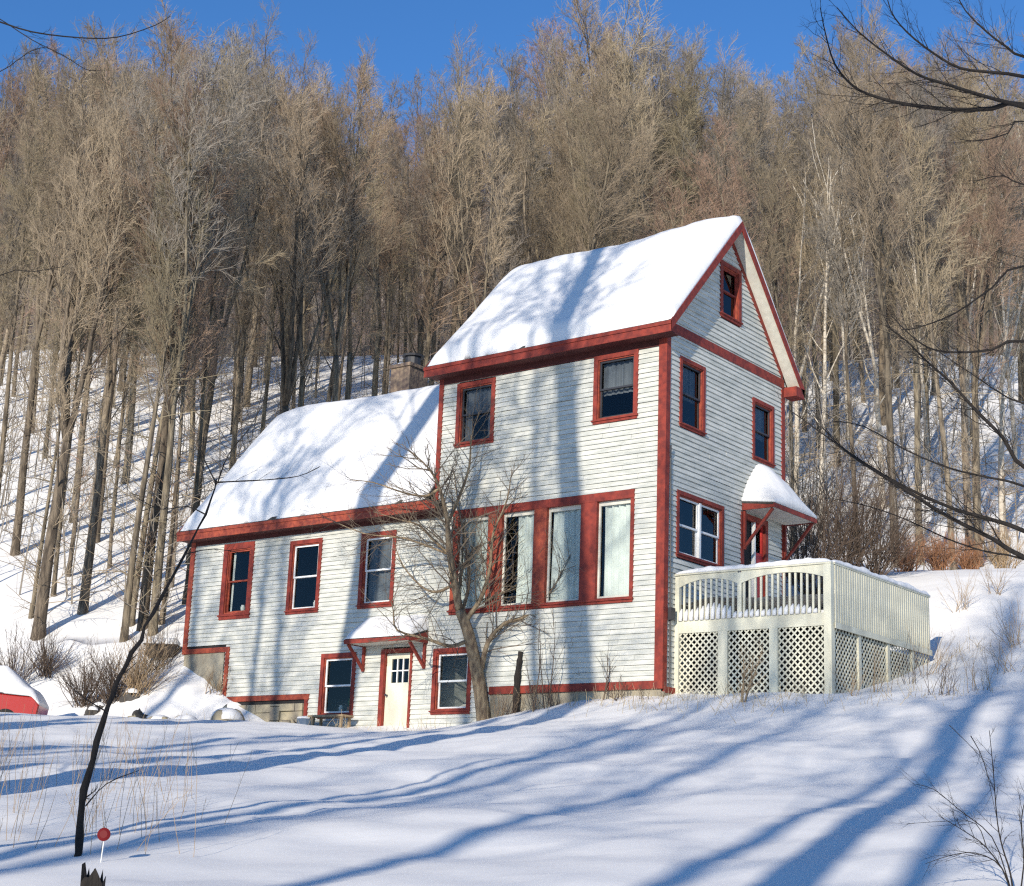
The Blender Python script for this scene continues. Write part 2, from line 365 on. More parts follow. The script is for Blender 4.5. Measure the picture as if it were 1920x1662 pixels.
# red boards
def board(T, a0, a1, z0, z1, n=.05, n0=0, m='red', name='trim_board', par=house):
    b = MB(); b.box(a0, a1, n0, n, z0, z1, T); return b.build(name, M[m], par)
board(FR, XW-.03, XW+.14, 1.36, 4.62, .055, name='corner_board', m='red2')
board(GB, -.05, .12, 1.36, 4.6, XW, XW-.05, name='corner_board')
board(FR, XM-.02, XM+.12, 4.95, 8.32, .055, name='corner_board')
b = MB(); b.box(-.17, .055, -.06, 0, -.06, 8.2); b.box(.0, .055, .0, .12, -.1, 8.35); b.build('corner_board', M['red'], house)
b = MB(); b.box(0, .05, D-.12, D+.05, .9, 8.4); b.build('corner_board', M['red'], house)
board(FR, XW-.03, -14.36, 1.36, 1.5, .06, m='red2'); board(FR, -14.36, -14.22, .1, 1.5, .062, m='red2'); board(FR, -14.2, -11.0, -.04, .10, .06, m='red2')
board(FR, -11.15, -11.03, -.8, -.04, .06); board(FR, -4.9, .06, -.08, .10, .07)
b = MB(); b.box(.0, .07, .0, .6, -.16, -.02); b.build('trim_board', M['red'], house)
b = MB(); b.box(0, .055, .02, D, 8.42, 8.66); b.build('frieze_band', M['red'], house)
board(FR, XM, -.17, 8.04, 8.2, .052, name='frieze_band', m='eaveshade'); board(FR, XW+.14, XM+.3, 4.5, 4.61, .048, name='frieze_band', m='eaveshade')  # dark strips standing in for the shadow band under the front fascias
# roofs
def gable_roof(x0, x1, ze, za, yr, ov, th, rear=None):
    """plate following both slopes; top surface ze at y=-ov, za at yr"""
    ye = 2*yr+ov; b = MB()
    top = [(x0, -ov, ze), (x0, yr, za), (x0, ye, ze)]
    bot = [(x0, ye, ze-th), (x0, yr, za-th), (x0, -ov, ze-th)]
    b.prism(top+bot, (x1-x0, 0, 0)); return b
RR = .42
r1 = gable_roof(XM-.2, RR-.03, ZE, ZAP, YR, .45, .14).build('roof', M['shingle'], house)
r2 = gable_roof(XW-.2, XM-.0, WZE, WZA, WYR, .45, .14).build('roof', M['shingle'], house, label='lower roof of the wing')
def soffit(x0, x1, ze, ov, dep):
    b = MB(); b.box(x0, x1, -ov+.03, -.035, ze-.27, ze-.24); return b.build('soffit', M['eaveshade'], house)  # eave soffit with its shade painted in as a dark colour
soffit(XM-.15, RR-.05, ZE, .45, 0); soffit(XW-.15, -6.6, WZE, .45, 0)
def fascia(x0, x1, ze, m): b = MB(); b.box(x0, x1, -.475, -.448, ze-.28, ze-.012); b.box(x0, x1, -.50, -.476, ze-.10, ze-.013); return b.build('fascia', M[m], house)
fascia(XM-.22, RR, ZE, 'red'); fascia(XW-.22, -6.56, WZE, 'red2')
b = MB(); b.box(XM-.0, -6.56, -.44, -.04, WZE-.1, WZE-.02); b.build('eave_return', M['shingle'], house)
def rake(x, za, ze, yr, ov, sgn, wd=.24, th=.03):
    ye = -ov-.02 if sgn < 0 else 2*yr+ov+.02; m_ = MB()
    m_.prism([(x, ye, ze-.26), (x, yr, za-.26), (x, yr, za+.0), (x, ye, ze+.0)], (th, 0, 0)); return m_
rake(RR-.03, ZAP, ZE, YR, .45, -1).build('rake_board', M['red'], house); rake(RR-.03, ZAP, ZE, YR, .45, 1).build('rake_board', M['red'], house)
rake(XW-.22, WZA, WZE, WYR, .45, -1).build('rake_board', M['red2'], house); rake(XM-.22, ZAP, ZE, YR, .45, -1).build('rake_board', M['red'], house)
b = MB()                                # rake soffits (pale boards under the overhang)
for sg in (-1, 1):
    ye = -.42 if sg < 0 else 2*YR+.42
    b.prism([(.04, ye, ZE-.18), (.04, YR, ZAP-.165), (.04, YR, ZAP-.145), (.04, ye, ZE-.16)], (RR-.08, 0, 0))
b.build('soffit', M['soffit'], house)
b = MB()                                # inner red moulding under both rakes against the wall
for sg in (-1, 1):
    ye = .06 if sg < 0 else D-.06; f = (ZAP-ZE)/(YR+.45)
    z_ = ZAP-.19-f*abs(YR-ye)
    b.prism([(.0, ye, z_-.2), (.0, YR, ZAP-.19-.2), (.0, YR, ZAP-.19), (.0, ye, z_)], (.045, 0, 0))
b.build('trim_board', M['red'], house)
b = MB(); b.prism([(.03, D+.0, 8.18), (.03, D+.47, 8.18), (.03, D+.47, 8.44), (.03, D+.0, 8.44)], (RR-.03, 0, 0)); b.build('eave_return', M['red'], house)
# roof snow
def roof_snow(x0, x1, ze, za, yr, ov, th, par, left_r=.8, right_r=.15, seed=0, ynmax=None):
    ye = -ov; f = (za-ze)/(yr+ov); N = int((x1-x0)/.1); Q = 44; ov2 = yr+ov
    V = []; F = []
    for i in range(N+1):
        x = x0+(x1-x0)*i/N
        for j in range(-Q, Q+1):
            q = j/Q; d = abs(q)*ov2; y = yr+q*ov2; zr = za-f*d
            nx = noise.noise((x*.35+seed, y*.45, seed))*.5+noise.noise((x*1.1+seed, y*1.3, 4+seed))*.2+noise.noise((x*4, y*4, 4+seed))*.05
            t = th*(1+.8*nx)
            el = min(1, max(0, (x-x0)/left_r)); er = min(1, max(0, (x1-x)/right_r)); ee = min(1, max(0, (ov2-d-.03)/.22+.45*noise.noise((x*1.7+seed, q, 1))+.2*noise.noise((x*6+seed, q, 1))))
            t *= max(.06, (1-(1-el)**2)**.5)*max(.25, (1-(1-er)**2)**.5)*max(.0, (1-(1-ee)**2)**.5)
            zz = zr+t/math.cos(math.atan(f))*.85-.16*math.exp(-(d/.28)**2)*min(1, el+.2)
            V.append((x+(.03*nx if 0 < i < N else 0), y-(t*.22 if q < 0 else -t*.22)*(1 if abs(q) < .999 else 0), max(zz, zr+.005)))
    n = 2*Q+1; nv = len(V)
    for i in range(N+1):
        x = x0+(x1-x0)*i/N
        for j in range(-Q, Q+1): q = j/Q; V.append((x, yr+q*ov2, za-f*abs(q)*ov2-.006))
    I = lambda i, j, o=0: o+i*n+j
    for i in range(N):
        for j in range(n-1):
            F.append((I(i, j), I(i+1, j), I(i+1, j+1), I(i, j+1))); F.append((I(i, j, nv), I(i, j+1, nv), I(i+1, j+1, nv), I(i+1, j, nv)))
        F.append((I(i, 0), I(i, 0, nv), I(i+1, 0, nv), I(i+1, 0))); F.append((I(i, n-1), I(i+1, n-1), I(i+1, n-1, nv), I(i, n-1, nv)))
    for j in range(n-1):
        F.append((I(0, j), I(0, j+1), I(0, j+1, nv), I(0, j, nv))); F.append((I(N, j), I(N, j, nv), I(N, j+1, nv), I(N, j+1)))
    b = MB(); b.v = V; b.f = F; o = b.build('snow_cover', M['roofsnow'], par, smooth=True)
    return o
roof_snow(XM-.19, RR-.01, ZE, ZAP, YR, .43, .29, r1, 1.1, .2, 1.3)
roof_snow(XW-.19, XM-.01, WZE, WZA, WYR, .43, .29, r2, 1.0, .3, 7.7)
# windows
def ring(mb, T, a0, a1, z0, z1, w, n0, n1, wb=None, wt=None):
    wb = wb or w; wt = wt or w
    mb.box(a0, a0+w, n0, n1, z0, z1, T); mb.box(a1-w, a1, n0, n1, z0, z1, T)
    mb.box(a0+w, a1-w, n0, n1, z0, z0+wb, T); mb.box(a0+w, a1-w, n0, n1, z1-wt, z1, T)
def window(key, trim='red', sash='white', tw=.115, double=True, upper=None, lower=None, mull=0, par=house):
    pl, a0, a1, z0, z1 = OPEN[key]; T = FR if pl == 'F' else GB
    b = MB(); ring(b, T, a0, a1, z0, z1, tw, -.02, .055); b.box(a0-.03, a1+.03, .05, .09, z0+tw*.55, z0+tw*.8, T)
    wdw = b.build('window', M[trim], par)
    b = MB(); ring(b, T, a0+tw, a1-tw, z0+tw, z1-tw, .03, -.10, .02); b.build('frame', M['red2'], wdw)
    ia, ib, iz, jz = a0+tw+.03, a1-tw-.03, z0+tw+.03, z1-tw-.03
    b = MB(); gaps = [(ia, ib)]
    if mull: c = (ia+ib)/2; gaps = [(ia, c-.04), (c+.04, ib)]; b.box(c-.04, c+.04, -.09, .03, iz, jz, T)
    for g0_, g1_ in gaps:
        if double:
            zm = (iz+jz)/2
            ring(b, T, g0_, g1_, iz, zm+.02, .045, -.085, -.05); ring(b, T, g0_, g1_, zm-.02, jz, .045, -.05+.003, -.015)
        else: ring(b, T, g0_, g1_, iz, jz, .045, -.085, -.05)
    b.build('sash', M[sash], wdw)
    b = MB(); n = -.069
    for g0_, g1_ in gaps:
        q = [T(g0_+.02, n, iz+.02), T(g1_-.02, n, iz+.02), T(g1_-.02, n, jz-.02), T(g0_+.02, n, jz-.02)]
        b.v += q; b.f.append(tuple(range(len(b.v)-4, len(b.v))))
    b.build('pane', M['glass'], wdw, recalc=False)
    def drape(p0, p1, q0, q1, m, nm='curtain'):
        d = MB(); K = max(6, int((p1-p0)*40)); n0 = len(d.v)
        for zz in (q0, q1):
            for i in range(K+1):
                a = p0+(p1-p0)*i/K; d.v.append(T(a, -.17+.022*math.sin(a*38+(.5 if zz == q1 else 0))+.012*math.sin(a*91), zz))
        for i in range(K): d.f.append((i, i+1, K+2+i, K+1+i))
        d.build(nm, M[m], wdw)
    if upper: drape(ia, ib, iz+(jz-iz)*upper[0], jz, upper[1], 'blind')
    if lower:
        for (u0, u1, v1, m_) in lower: drape(ia+(ib-ia)*u0, ia+(ib-ia)*u1, iz, iz+(jz-iz)*v1, m_)
    return wdw
window('w1', sash='red2', tw=.17, lower=[(.0, .12, 1, 'curtain')])
window('w2'); window('w3', upper=(.0, 'blind')); window('b1'); window('b2')
window('ul', sash='metal', lower=[(.0, .22, .9, 'blind'), (.78, 1, .9, 'blind')], upper=(.55, 'blind')); window('ur', sash='metal', upper=(.42, 'blind'))
window('g1', sash='metal', upper=(.45, 'blind'), tw=.1); window('g2', sash='metal', upper=(.4, 'blind'), tw=.1); window('g3', sash='white', mull=1, tw=.1); window('gg', sash='red', tw=.12)
# small things on the sills inside
def pot(x, z, m='pot', leaf=True, label=''):
    t = thing('plant_pot' if leaf else 'jar', (x, .22, z), label, 'plant' if leaf else 'jar')
    b = MB(); b.tube([(x, .22, z), (x, .22, z+.13), (x, .22, z+.15)], [.05, .07, .072], 12); b.build('pot' if leaf else 'body', M[m], t)
    if leaf:
        b = MB()
        for i in range(26):
            an = rnd.uniform(0, 6.28); rr = rnd.uniform(.05, .16); h = rnd.uniform(.1, .28); e = Vector((x+rr*math.cos(an), .22+rr*math.sin(an)*.4, z+.12+h)); s_ = Vector((x, .22, z+.12)); r_ = Vector((math.sin(an), -math.cos(an), .3))*.025
            mid = (s_+e)/2+Vector((0, 0, .05)); b.v += [tuple(s_), tuple(mid+r_), tuple(e), tuple(mid-r_)]; k = len(b.v); b.f.append((k-4, k-3, k-2, k-1))
        b.build('leaves', M['leaf'], t, recalc=False)
    else:
        b = MB(); b.tube([(x, .22, z+.15), (x, .22, z+.2)], [.05, .05], 12); b.build('lid', M['white'], t)
pot(-6.0+.25, -.37, label='small green potted plant on the sill of the basement window right of the door')
pot(-9.75, -.4, label='terracotta potted plant inside the basement window left of the door')
pot(-10.05, -.4, 'white', False, label='white lidded jar inside the basement window left of the door')
pot(-11.25, 2.45, 'white', False, label='white lidded jar on the sill of the middle upper window of the wing')
pot(-14.1, 2.5, 'curtain', False, label='pale lidded jar on the sill of the leftmost window of the wing')
# sills for those
b = MB()
for x0, x1, z_ in ((-10.5, -9.5, -.44), (-6.6, -5.6, -.41), (-12, -11, 2.41), (-14.6, -13.7, 2.46)): b.box(x0, x1, .16, .34, z_-.0, z_+.035)
b.build('sill', M['white'], house)
# picture-window band
pl, a0, a1, z0, z1 = OPEN['bd']
b = MB(); b.box(a0, a1, -.05, .06, z1-.2, z1, FR); b.box(a0, a1, -.05, .06, z0, z0+.13, FR); b.box(a0-.03, a1+.03, .06, .1, z0+.06, z0+.1, FR)
bw = b.build('window', M['red'], house, label='long red framed row of four tall picture windows with white curtains')
for p0, p1 in ((a0, -6.12), (-5.15, -4.72), (-3.72, -3.34), (-2.32, -1.86), (-.9, a1)):
    b = MB(); b.box(p0, p1, -.06, .05, z0+.13, z1-.2, FR); b.build('post', M['red' if p0 > -3 else 'red2'], bw)
for k, (p0, p1, c0, c1) in enumerate(((-6.12, -5.15, .06, .86), (-4.72, -3.72, .36, 1), (-3.34, -2.32, .08, 1), (-1.86, -.9, .12, 1))):
    b = MB(); ring(b, FR, p0, p1, z0+.13, z1-.2, .05, -.10, -.05, .06, .1); b.build('sash', M['soffit'], bw)
    b = MB(); q = [FR(p0, -.085, z0+.15), FR(p1, -.085, z0+.15), FR(p1, -.085, z1-.25), FR(p0, -.085, z1-.25)]; b.v += q; b.f.append((0, 1, 2, 3)); b.build('pane', M['glass'], bw, recalc=False)
    d = MB(); x0_, x1_ = p0+(p1-p0)*c0, p0+(p1-p0)*c1; K = 60; R_ = 10
    for r in range(R_+1):
        zz = z0+.1+(z1-.2-z0-.1)*r/R_; pin = 1-.02*math.sin(r/R_*3.14)
        for i in range(K+1):
            a = x0_+(x1_-x0_)*i/K; d.v.append(FR(a, -.15+.03*math.sin(a*31+k+.15*r)+.014*math.sin(a*67+.3*r), zz))
    for r in range(R_):
        for i in range(K): q = r*(K+1)+i; d.f.append((q, q+1, q+K+2, q+K+1))
    d.build('curtain', M['curtain'], bw, smooth=True)
# basement front door
b = MB(); pl, a0, a1, z0, z1 = OPEN['dr']
b.box(a0, a0+.13, -.1, .06, z0-.3, z1, FR); b.box(a1-.07, a1, -.1, .06, z0-.3, z1, FR); b.box(a0+.13, a1-.07, -.1, .06, z1-.1, z1, FR)
door = b.build('door', M['red'], house, label='cream basement door with six small panes')
dx0, dx1, dz1 = a0+.14, a1-.08, z1-.11; W = dx1-dx0
b = MB(); px0, px1, pz0, pz1 = dx0+.17, dx1-.10, dz1-.75, dz1-.14
b.box(dx0, dx1, -.085, -.04, -1.3, pz0, FR); b.box(dx0, px0, -.085, -.04, pz0, dz1, FR); b.box(px1, dx1, -.085, -.04, pz0, dz1, FR); b.box(px0, px1, -.085, -.04, pz1, dz1, FR)
b.build('door_leaf', M['cream'], door)
b = MB()
for i in (1, 2): c = px0+(px1-px0)*i/3; b.box(c-.016, c+.016, -.08, -.036, pz0, pz1, FR)
b.box(px0, px1, -.078, -.038, (pz0+pz1)/2-.016, (pz0+pz1)/2+.016, FR); b.build('muntin', M['white'], door)
b = MB(); b.v += [FR(px0, -.06, pz0), FR(px1, -.06, pz0), FR(px1, -.06, pz1), FR(px0, -.06, pz1)]; b.f.append((0, 1, 2, 3)); b.build('pane', M['glass'], door, recalc=False)
b = MB(); b.tube([(dx0+.08, -0.0+.04, .0), (dx0+.08, -.02, .0), (dx0+.08, -.05, .0)], [.015, .018, .035], 10); b.build('handle', M['metal'], door)
# canopy builder (shed roof on two brackets)
def canopy(T, a0, a1, out, zo, zw, zfoot, snow_t, lab, snow_hip):
    b = MB()
    b.prism([T(a0, 0, zw), T(a0, out, zo+.1), T(a0, out, zo+.06), T(a0, 0, zw-.05)], np.array(T(a1, 0, 0))-np.array(T(a0, 0, 0)))
    c = b.build('canopy', M['shingle'], house, label=lab)
    b = MB(); b.box(a0-.01, a1+.01, out, out+.03, zo-.02, zo+.085, T); b.box(a0-.012, a0+.02, .04, out, zo-.02, zo+.05, T); b.box(a1-.02, a1+.012, .04, out, zo-.02, zo+.05, T)
    b.prism([T(a0+.0, .03, zo+.05), T(a0+.0, out-.02, zo+.05), T(a0+.0, .03, zw-.05)], np.array(T(a0+.02, 0, 0))-np.array(T(a0, 0, 0)))
    b.prism([T(a1-.02, .03, zo+.05), T(a1-.02, out-.02, zo+.05), T(a1-.02, .03, zw-.05)], np.array(T(a1, 0, 0))-np.array(T(a1-.02, 0, 0)))
    b.build('fascia', M['red'], c)
    b = MB(); b.box(a0+.03, a1-.03, .05, out-.01, zo+.0, zo+.02, T); b.build('soffit', M['soffit'], c)
    for a in (a0+.04, a1-.1):
        k = MB(); k.box(a, a+.07, .035, .1, zfoot, zo-.02, T)
        A = Vector(T(a+.035, .08, zfoot+.06)); B = Vector(T(a+.035, out-.06, zo-.03)); k.bar(A, B, .065); k.build('bracket', M['red'], c)
    V = []; F = []; NA, NB = 36, 18
    for i in range(NA+1):
        for j in range(NB+1):
            p = i/NA; q = j/NB; a = a0-.02+(a1-a0+.04)*p; n = (out+.03)*q
            e = min(p, 1-p)*2; zr = zw+.0-(zw-zo-.1)*q
            if snow_hip: t = snow_t*(1-(1-min(1, e*1.15))**1.7)*(1-.82*q**1.5)+.05
            else: t = snow_t*min(1, (1-(1-min(1, e*6))**2)**.5+.1)*(1-.75*q)*(min(1, (1-q)*5)**.5*.9+.1)
            t *= 1+.12*noise.noise((a*2, n*2, 3)); V.append(T(a, n, zr+t))
    nv = len(V)
    for i in range(NA+1):
        for j in range(NB+1): p = i/NA; q = j/NB; V.append(T(a0-.02+(a1-a0+.04)*p, (out+.03)*q, zw-.0-(zw-zo-.1)*q+.004))
    I = lambda i, j, o=0: o+i*(NB+1)+j
    for i in range(NA):
        for j in range(NB): F.append((I(i, j), I(i+1, j), I(i+1, j+1), I(i, j+1))); F.append((I(i, j, nv), I(i, j+1, nv), I(i+1, j+1, nv), I(i+1, j, nv)))
        F.append((I(i, 0), I(i, 0, nv), I(i+1, 0, nv), I(i+1, 0))); F.append((I(i, NB), I(i+1, NB), I(i+1, NB, nv), I(i, NB, nv)))
    for j in range(NB):
        F.append((I(0, j), I(0, j+1), I(0, j+1, nv), I(0, j, nv))); F.append((I(NA, j), I(NA, j, nv), I(NA, j+1, nv), I(NA, j+1)))
    s_ = MB(); s_.v = V; s_.f = F; s_.build('snow_cover', M['roofsnow'], c, smooth=True)
canopy(FR, -9.17, -6.957, .73, 1.28, 1.62, .62, .42, 'small red edged canopy over the basement door, snow on top', False)
canopy(GB, 3.57, 5.83, .92, 4.72, 4.93, 3.72, 1.12, 'small canopy over the side door with a high cap of snow', True)
# side door on the gable wall
pl, a0, a1, z0, z1 = OPEN['gd']
b = MB(); ring(b, GB, a0, a1, z0-.05, z1, .14, -.05, .05); sd = b.build('door', M['red'], house, label='red side door under the snow capped canopy')
b = MB(); b.box(a0+.72, a0+.78, -.08, .02, z0+.1, z1-.05, GB); b.build('door_edge', M['white'], sd)
b = MB(); b.box(a0+.78, a1-.14, -.08, -.03, z0+.1, 3.72, GB); ring(b, GB, a0+.78, a1-.14, 3.72, z1-.14, .06, -.08, -.03); b.build('door_leaf', M['reddoor'], sd)
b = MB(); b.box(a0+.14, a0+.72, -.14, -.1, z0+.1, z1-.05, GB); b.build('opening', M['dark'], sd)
b = MB(); b.box(a1-.14+.002, a1+.5, .034, .045, 1.3, 3.6, GB)
# chimney
cx0, cx1 = -11.75, -11.0
ch = thing('chimney_group', (cx0, 3.2, 8.3), '', '')
bpy.data.objects.remove(ch)
b = MB(); b.box(cx0, cx1, 3.25, 4.05, 8.2, 10.12); b.box(cx0-.05, cx1+.05, 3.2, 4.1, 10.12, 10.22)
ch = b.build('chimney', M['brick'], r2)
BASE[ch.name] = BASE[house.name]
def cpart(nm, m, f):
    b = MB(); f(b); o = b.build(nm, M[m], house); return o
cpart('chimney_flue', 'metal', lambda b: (b.tube([(-11.25, 3.65, 10.22), (-11.25, 3.65, 10.5)], [.24, .24], 14), b.tube([(-11.25, 3.65, 10.5), (-11.25, 3.65, 10.56), (-11.25, 3.65, 10.62)], [.32, .34, .05], 14)))
b = MB(); b.tube([(-11.55, 3.6, 10.2), (-11.52, 3.6, 10.3), (-11.5, 3.6, 10.36)], [.26, .22, .06], 12); b.build('snow_cap', M['roofsnow'], house, smooth=True)
# electric meter, conduit on gable near corner
b = MB(); b.box(.035, .14, .14, .32, 1.5, 1.78); b.build('meter_box', M['metal'], house)
b = MB(); b.tube([(.06, .22, 1.78), (.06, .2, 3.5), (.06, .16, 5.3), (.1, .1, 5.6)], [.018]*4, 6); b.tube([(.05, .24, -.1), (.05, .24, 1.5)], [.02, .02], 6); b.build('conduit', M['metal'], house)
# ------------------------------------------------------------------ DECK
DX, DY0, DY1, DZF, DZR, DZB = 3.93, .52, 5.72, 1.2, 2.56, -.9
deck = thing('deck', (0, DY0, -.3), 'cream painted wooden deck with lattice skirt and snowy railing beside the gable end', 'deck')
b = MB(); b.box(.0, DX, DY0+.03, DY1, 1.42, 1.5); b.build('floor', M['cream'], deck)
b = MB(); b.box(.06, DX+.0, DY0-.03, DY0+.02, DZF+.02, 1.5); b.build('fascia', M['cream'], deck)
b = MB(); b.box(DX-.02, DX+.03, DY0+.03, DY1, DZF-.02, DZF+.22); b.build('fascia', M['cream'], deck)
def post(x0, x1, y0, y1, z0, z1): b = MB(); b.box(x0, x1, y0, y1, z0, z1); return b.build('post', M['cream'], deck)
post(DX-.14, DX+.04, DY0-.06, DY0+.1, DZB, DZR+.0)
post(.03, .14, DY0-.05, DY0+.06, DZB, DZR-.02)
xs = [hit(u, 1250, 1, DY0)[0] for u in (1349, 1364, 1444, 1460)]
post(xs[0]-.02, xs[1]+.02, DY0-.05, DY0+.05, DZB, DZF+.02); post(xs[2], xs[3], DY0-.05, DY0+.05, DZB, DZF+.02)
post(1.66, 1.76, DY0-.04, DY0+.04, 1.5, DZR-.04)
rail = MB(); rail.box(.03, DX+.05, DY0-.07, DY0+.07, DZR-.0, DZR+.035); rail.build('top_rail', M['cream'], deck)
rail = MB(); rail.box(DX-.07, DX+.07, DY0+.07, DY1, DZR-.0, DZR+.035); rail.build('top_rail', M['cream'], deck)
def apron(x0, x1):
    b = MB(); K = 24; top = []; bot = []
    for i in range(K+1):
        q = i/K; x = x0+(x1-x0)*q; top.append((x, DY0-.035, DZR-.003)); bot.append((x, DY0-.035, DZR-.12-.16*abs(2*q-1)**2.2))
    b.prism(top+bot[::-1], (0, .025, 0)); b.build('apron_board', M['cream'], deck)
apron(.14, 1.66); apron(1.76, DX-.14)
bm_ = MB(); bm_.box(-.024, .024, -.02, .02, 0, DZR-1.24-.12); bal = bm_.mesh('baluster', M['cream'], recalc=True)
x = .25
while x < DX-.16:
    if not 1.62 < x < 1.80:
        o = bpy.data.objects.new('baluster', bal); C.objects.link(o); o.parent = deck; o.location = Vector((x, DY0+.012, 1.24))-deck.location
    x += .142
y = DY0+.16; b = None
slat = MB(); slat.box(-.012, .012, -.036, .036, 0, DZR-DZF-.0); slm = slat.mesh('slat', M['cream'], recalc=True)
while y < DY1-.02:
    o = bpy.data.objects.new('railing_board', slm); C.objects.link(o); o.parent = deck; o.location = Vector((DX+.045, y, DZF+.06))-deck.location; y += .118
b = MB(); b.box(DX+.06, DX+.085, DY0+.06, DY1, DZF-.04, DZF+.09); b.build('trim_board', M['cream'], deck)
def lattice(T, a0, a1, z0, z1, n):
    b = MB(); sp = .155; w_ = .036; H = z1-z0; W_ = a1-a0
    for dirn in (1, -1):
        k = -int(H/sp)-2
        while k*sp < W_+H+sp:
            # line a - a0 = k*sp + dirn*(z-z0)
            pts = []
            c = k*sp
            if dirn == 1: zA, zB = max(0, -c), min(H, W_-c)
            else: zA, zB = max(0, c-W_), min(H, c)
            if zB-zA > .03:
                nn = n+(.006 if dirn > 0 else -.006)
                p = Vector(T(a0+c+dirn*zA, nn, z0+zA)); q = Vector(T(a0+c+dirn*zB, nn, z0+zB)); up = Vector(T(0, 1, 0))-Vector(T(0, 0, 0)); b.bar(p, q, w_, up, .008)
            k += 1
    return b.build('lattice_panel', M['cream'], deck)
TF = lambda a, n, z: (a, DY0-n, z); TR = lambda a, n, z: (DX+n, a, z)
lattice(TF, .14, xs[0]-.02, DZB+.2, DZF+.02, -.0); lattice(TF, xs[1]+.02, xs[2], DZB+.2, DZF+.02, 0); lattice(TF, xs[3], DX-.14, DZB+.2, DZF+.02, 0)
ys = [DY0+.1, DY0+1.25, DY0+1.38, DY0+2.75, DY0+2.88, DY0+4.1, DY0+4.22, DY1]
for i in range(0, 8, 2): lattice(TR, ys[i], ys[i+1], DZB+.2, DZF-.02, 0)
for i in (1, 3, 5): post(DX-.03, DX+.05, ys[i], ys[i+1], DZB, DZF-.02)
b = MB(); b.box(.1, DX-.1, DY0+.5, DY0+.55, -.9, 1.2); b.box(DX-.6, DX-.55, DY0+.6, DY1, -.6, 1.2); b.build('shade_panel', M['dark'], deck)  # added dark panels standing in for the shade behind the lattice
# snow caps and heaps on deck
def snow_strip(pts, wd, h, par, seed=0, m='roofsnow'):
    """rounded ridge of snow following pts"""
    V = []; F = []; K = 10; P = [Vector(p) for p in pts]; dense = []
    for a, c in zip(P[:-1], P[1:]):
        n = max(2, int((c-a).length/.06)); dense += [a.lerp(c, i/n) for i in range(n)]
    dense.append(P[-1])
    for i, p in enumerate(dense):
        d = (dense[min(i+1, len(dense)-1)]-dense[max(i-1, 0)]).normalized(); r = d.cross(Vector((0, 0, 1))).normalized()
        hh = h*(1+.5*noise.noise((p.x*1.7+seed, p.y*1.7, 0))+.25*noise.noise((p.x*6, p.y*6, seed))); e = min(1, i/4+.3, (len(dense)-1-i)/4+.3)
        for j in range(K+1):
            an = math.pi*j/K; V.append(tuple(p+r*(math.cos(an)*wd/2*(1+.1*noise.noise((p.x*5, p.y*5, j*.3))))+Vector((0, 0, max(0, math.sin(an))**.8*hh*e))))
    n = K+1
    for i in range(len(dense)-1):
        for j in range(K): F.append((i*n+j, i*n+j+1, (i+1)*n+j+1, (i+1)*n+j))
        F.append((i*n+K, i*n, (i+1)*n, (i+1)*n+K))
    F.append(tuple(range(K, -1, -1))); e = (len(dense)-1)*n; F.append(tuple(range(e, e+n)))
    b = MB(); b.v = V; b.f = F; return b.build('snow_cap', M[m], par, smooth=True)
snow_strip([(.05, DY0, DZR+.034), (DX+.03, DY0, DZR+.034)], .17, .11, deck, 1)
snow_strip([(DX, DY0+.05, DZR+.034), (DX, DY1, DZR+.034)], .18, .12, deck, 5)
V = []; F = []; NX, NY = 60, 50
for i in range(NX+1):
    for j in range(NY+1):
        x = .04+(DX-.1)*i/NX; y = DY0+.04+(DY1-DY0-.06)*j/NY; h = .40+.1*noise.noise((x*.9, y*.9, 2))+.04*noise.noise((x*4, y*4, 2))
        h += .16*math.exp(-((x-.7)/.7)**2-((y-1.1)/.7)**2); V.append((x, y, 1.5+max(.08, h)))
for i in range(NX):
    for j in range(NY): a = i*(NY+1)+j; F.append((a, a+NY+1, a+NY+2, a+1))
b = MB(); b.v = V; b.f = F; k = len(b.v)
b.box(.05, DX-.07, DY0+.05, DY1-.03, 1.502, 1.57); b.build('snow_cover', M['roofsnow'], deck, smooth=False)
# snow pillows hanging through the balusters
for i, x in enumerate(np.arange(.18, DX-.2, .142)):
    hgt = .16+.12*noise.noise((x*1.5, 0, 4)) + (.12 if x < 1.5 else 0)
    b = MB(); b.tube([(x, DY0-.05, 1.5), (x, DY0-.035, 1.5+hgt*.6), (x, DY0+.02, 1.52+hgt)], [.05, .048, .02], 8); b.build('snow_tuft', M['roofsnow'], deck, smooth=True)
exec_trees = True
# ------------------------------------------------------------------ TREES
def rot_about(d, rng, ang):
    # direction at angle ang from d, random azimuth
    a = Vector((0, 0, 1)) if abs(d.z) < .9 else Vector((1, 0, 0)); p = d.cross(a).normalized(); q = d.cross(p); t = rng.uniform(0, 6.283)
    return (d*math.cos(ang)+(p*math.cos(t)+q*math.sin(t))*math.sin(ang)).normalized()
def wander(p, d, L, n, rng, wob, up):
    pts = [tuple(p)]; p = Vector(p); d = Vector(d)
    for i in range(n):
        d = (d+Vector((rng.gauss(0, wob), rng.gauss(0, wob), rng.gauss(0, wob)+up))).normalized(); p = p+d*(L/n); pts.append(tuple(p))
    return pts, d
def taper(r0, r1, n): return [r0+(r1-r0)*i/(n-1) for i in range(n)]
def interp(pts, f):
    x = f*(len(pts)-1); i = min(int(x), len(pts)-2); u = x-i; a = Vector(pts[i]); b = Vector(pts[i+1]); return a.lerp(b, u), (b-a).normalized()
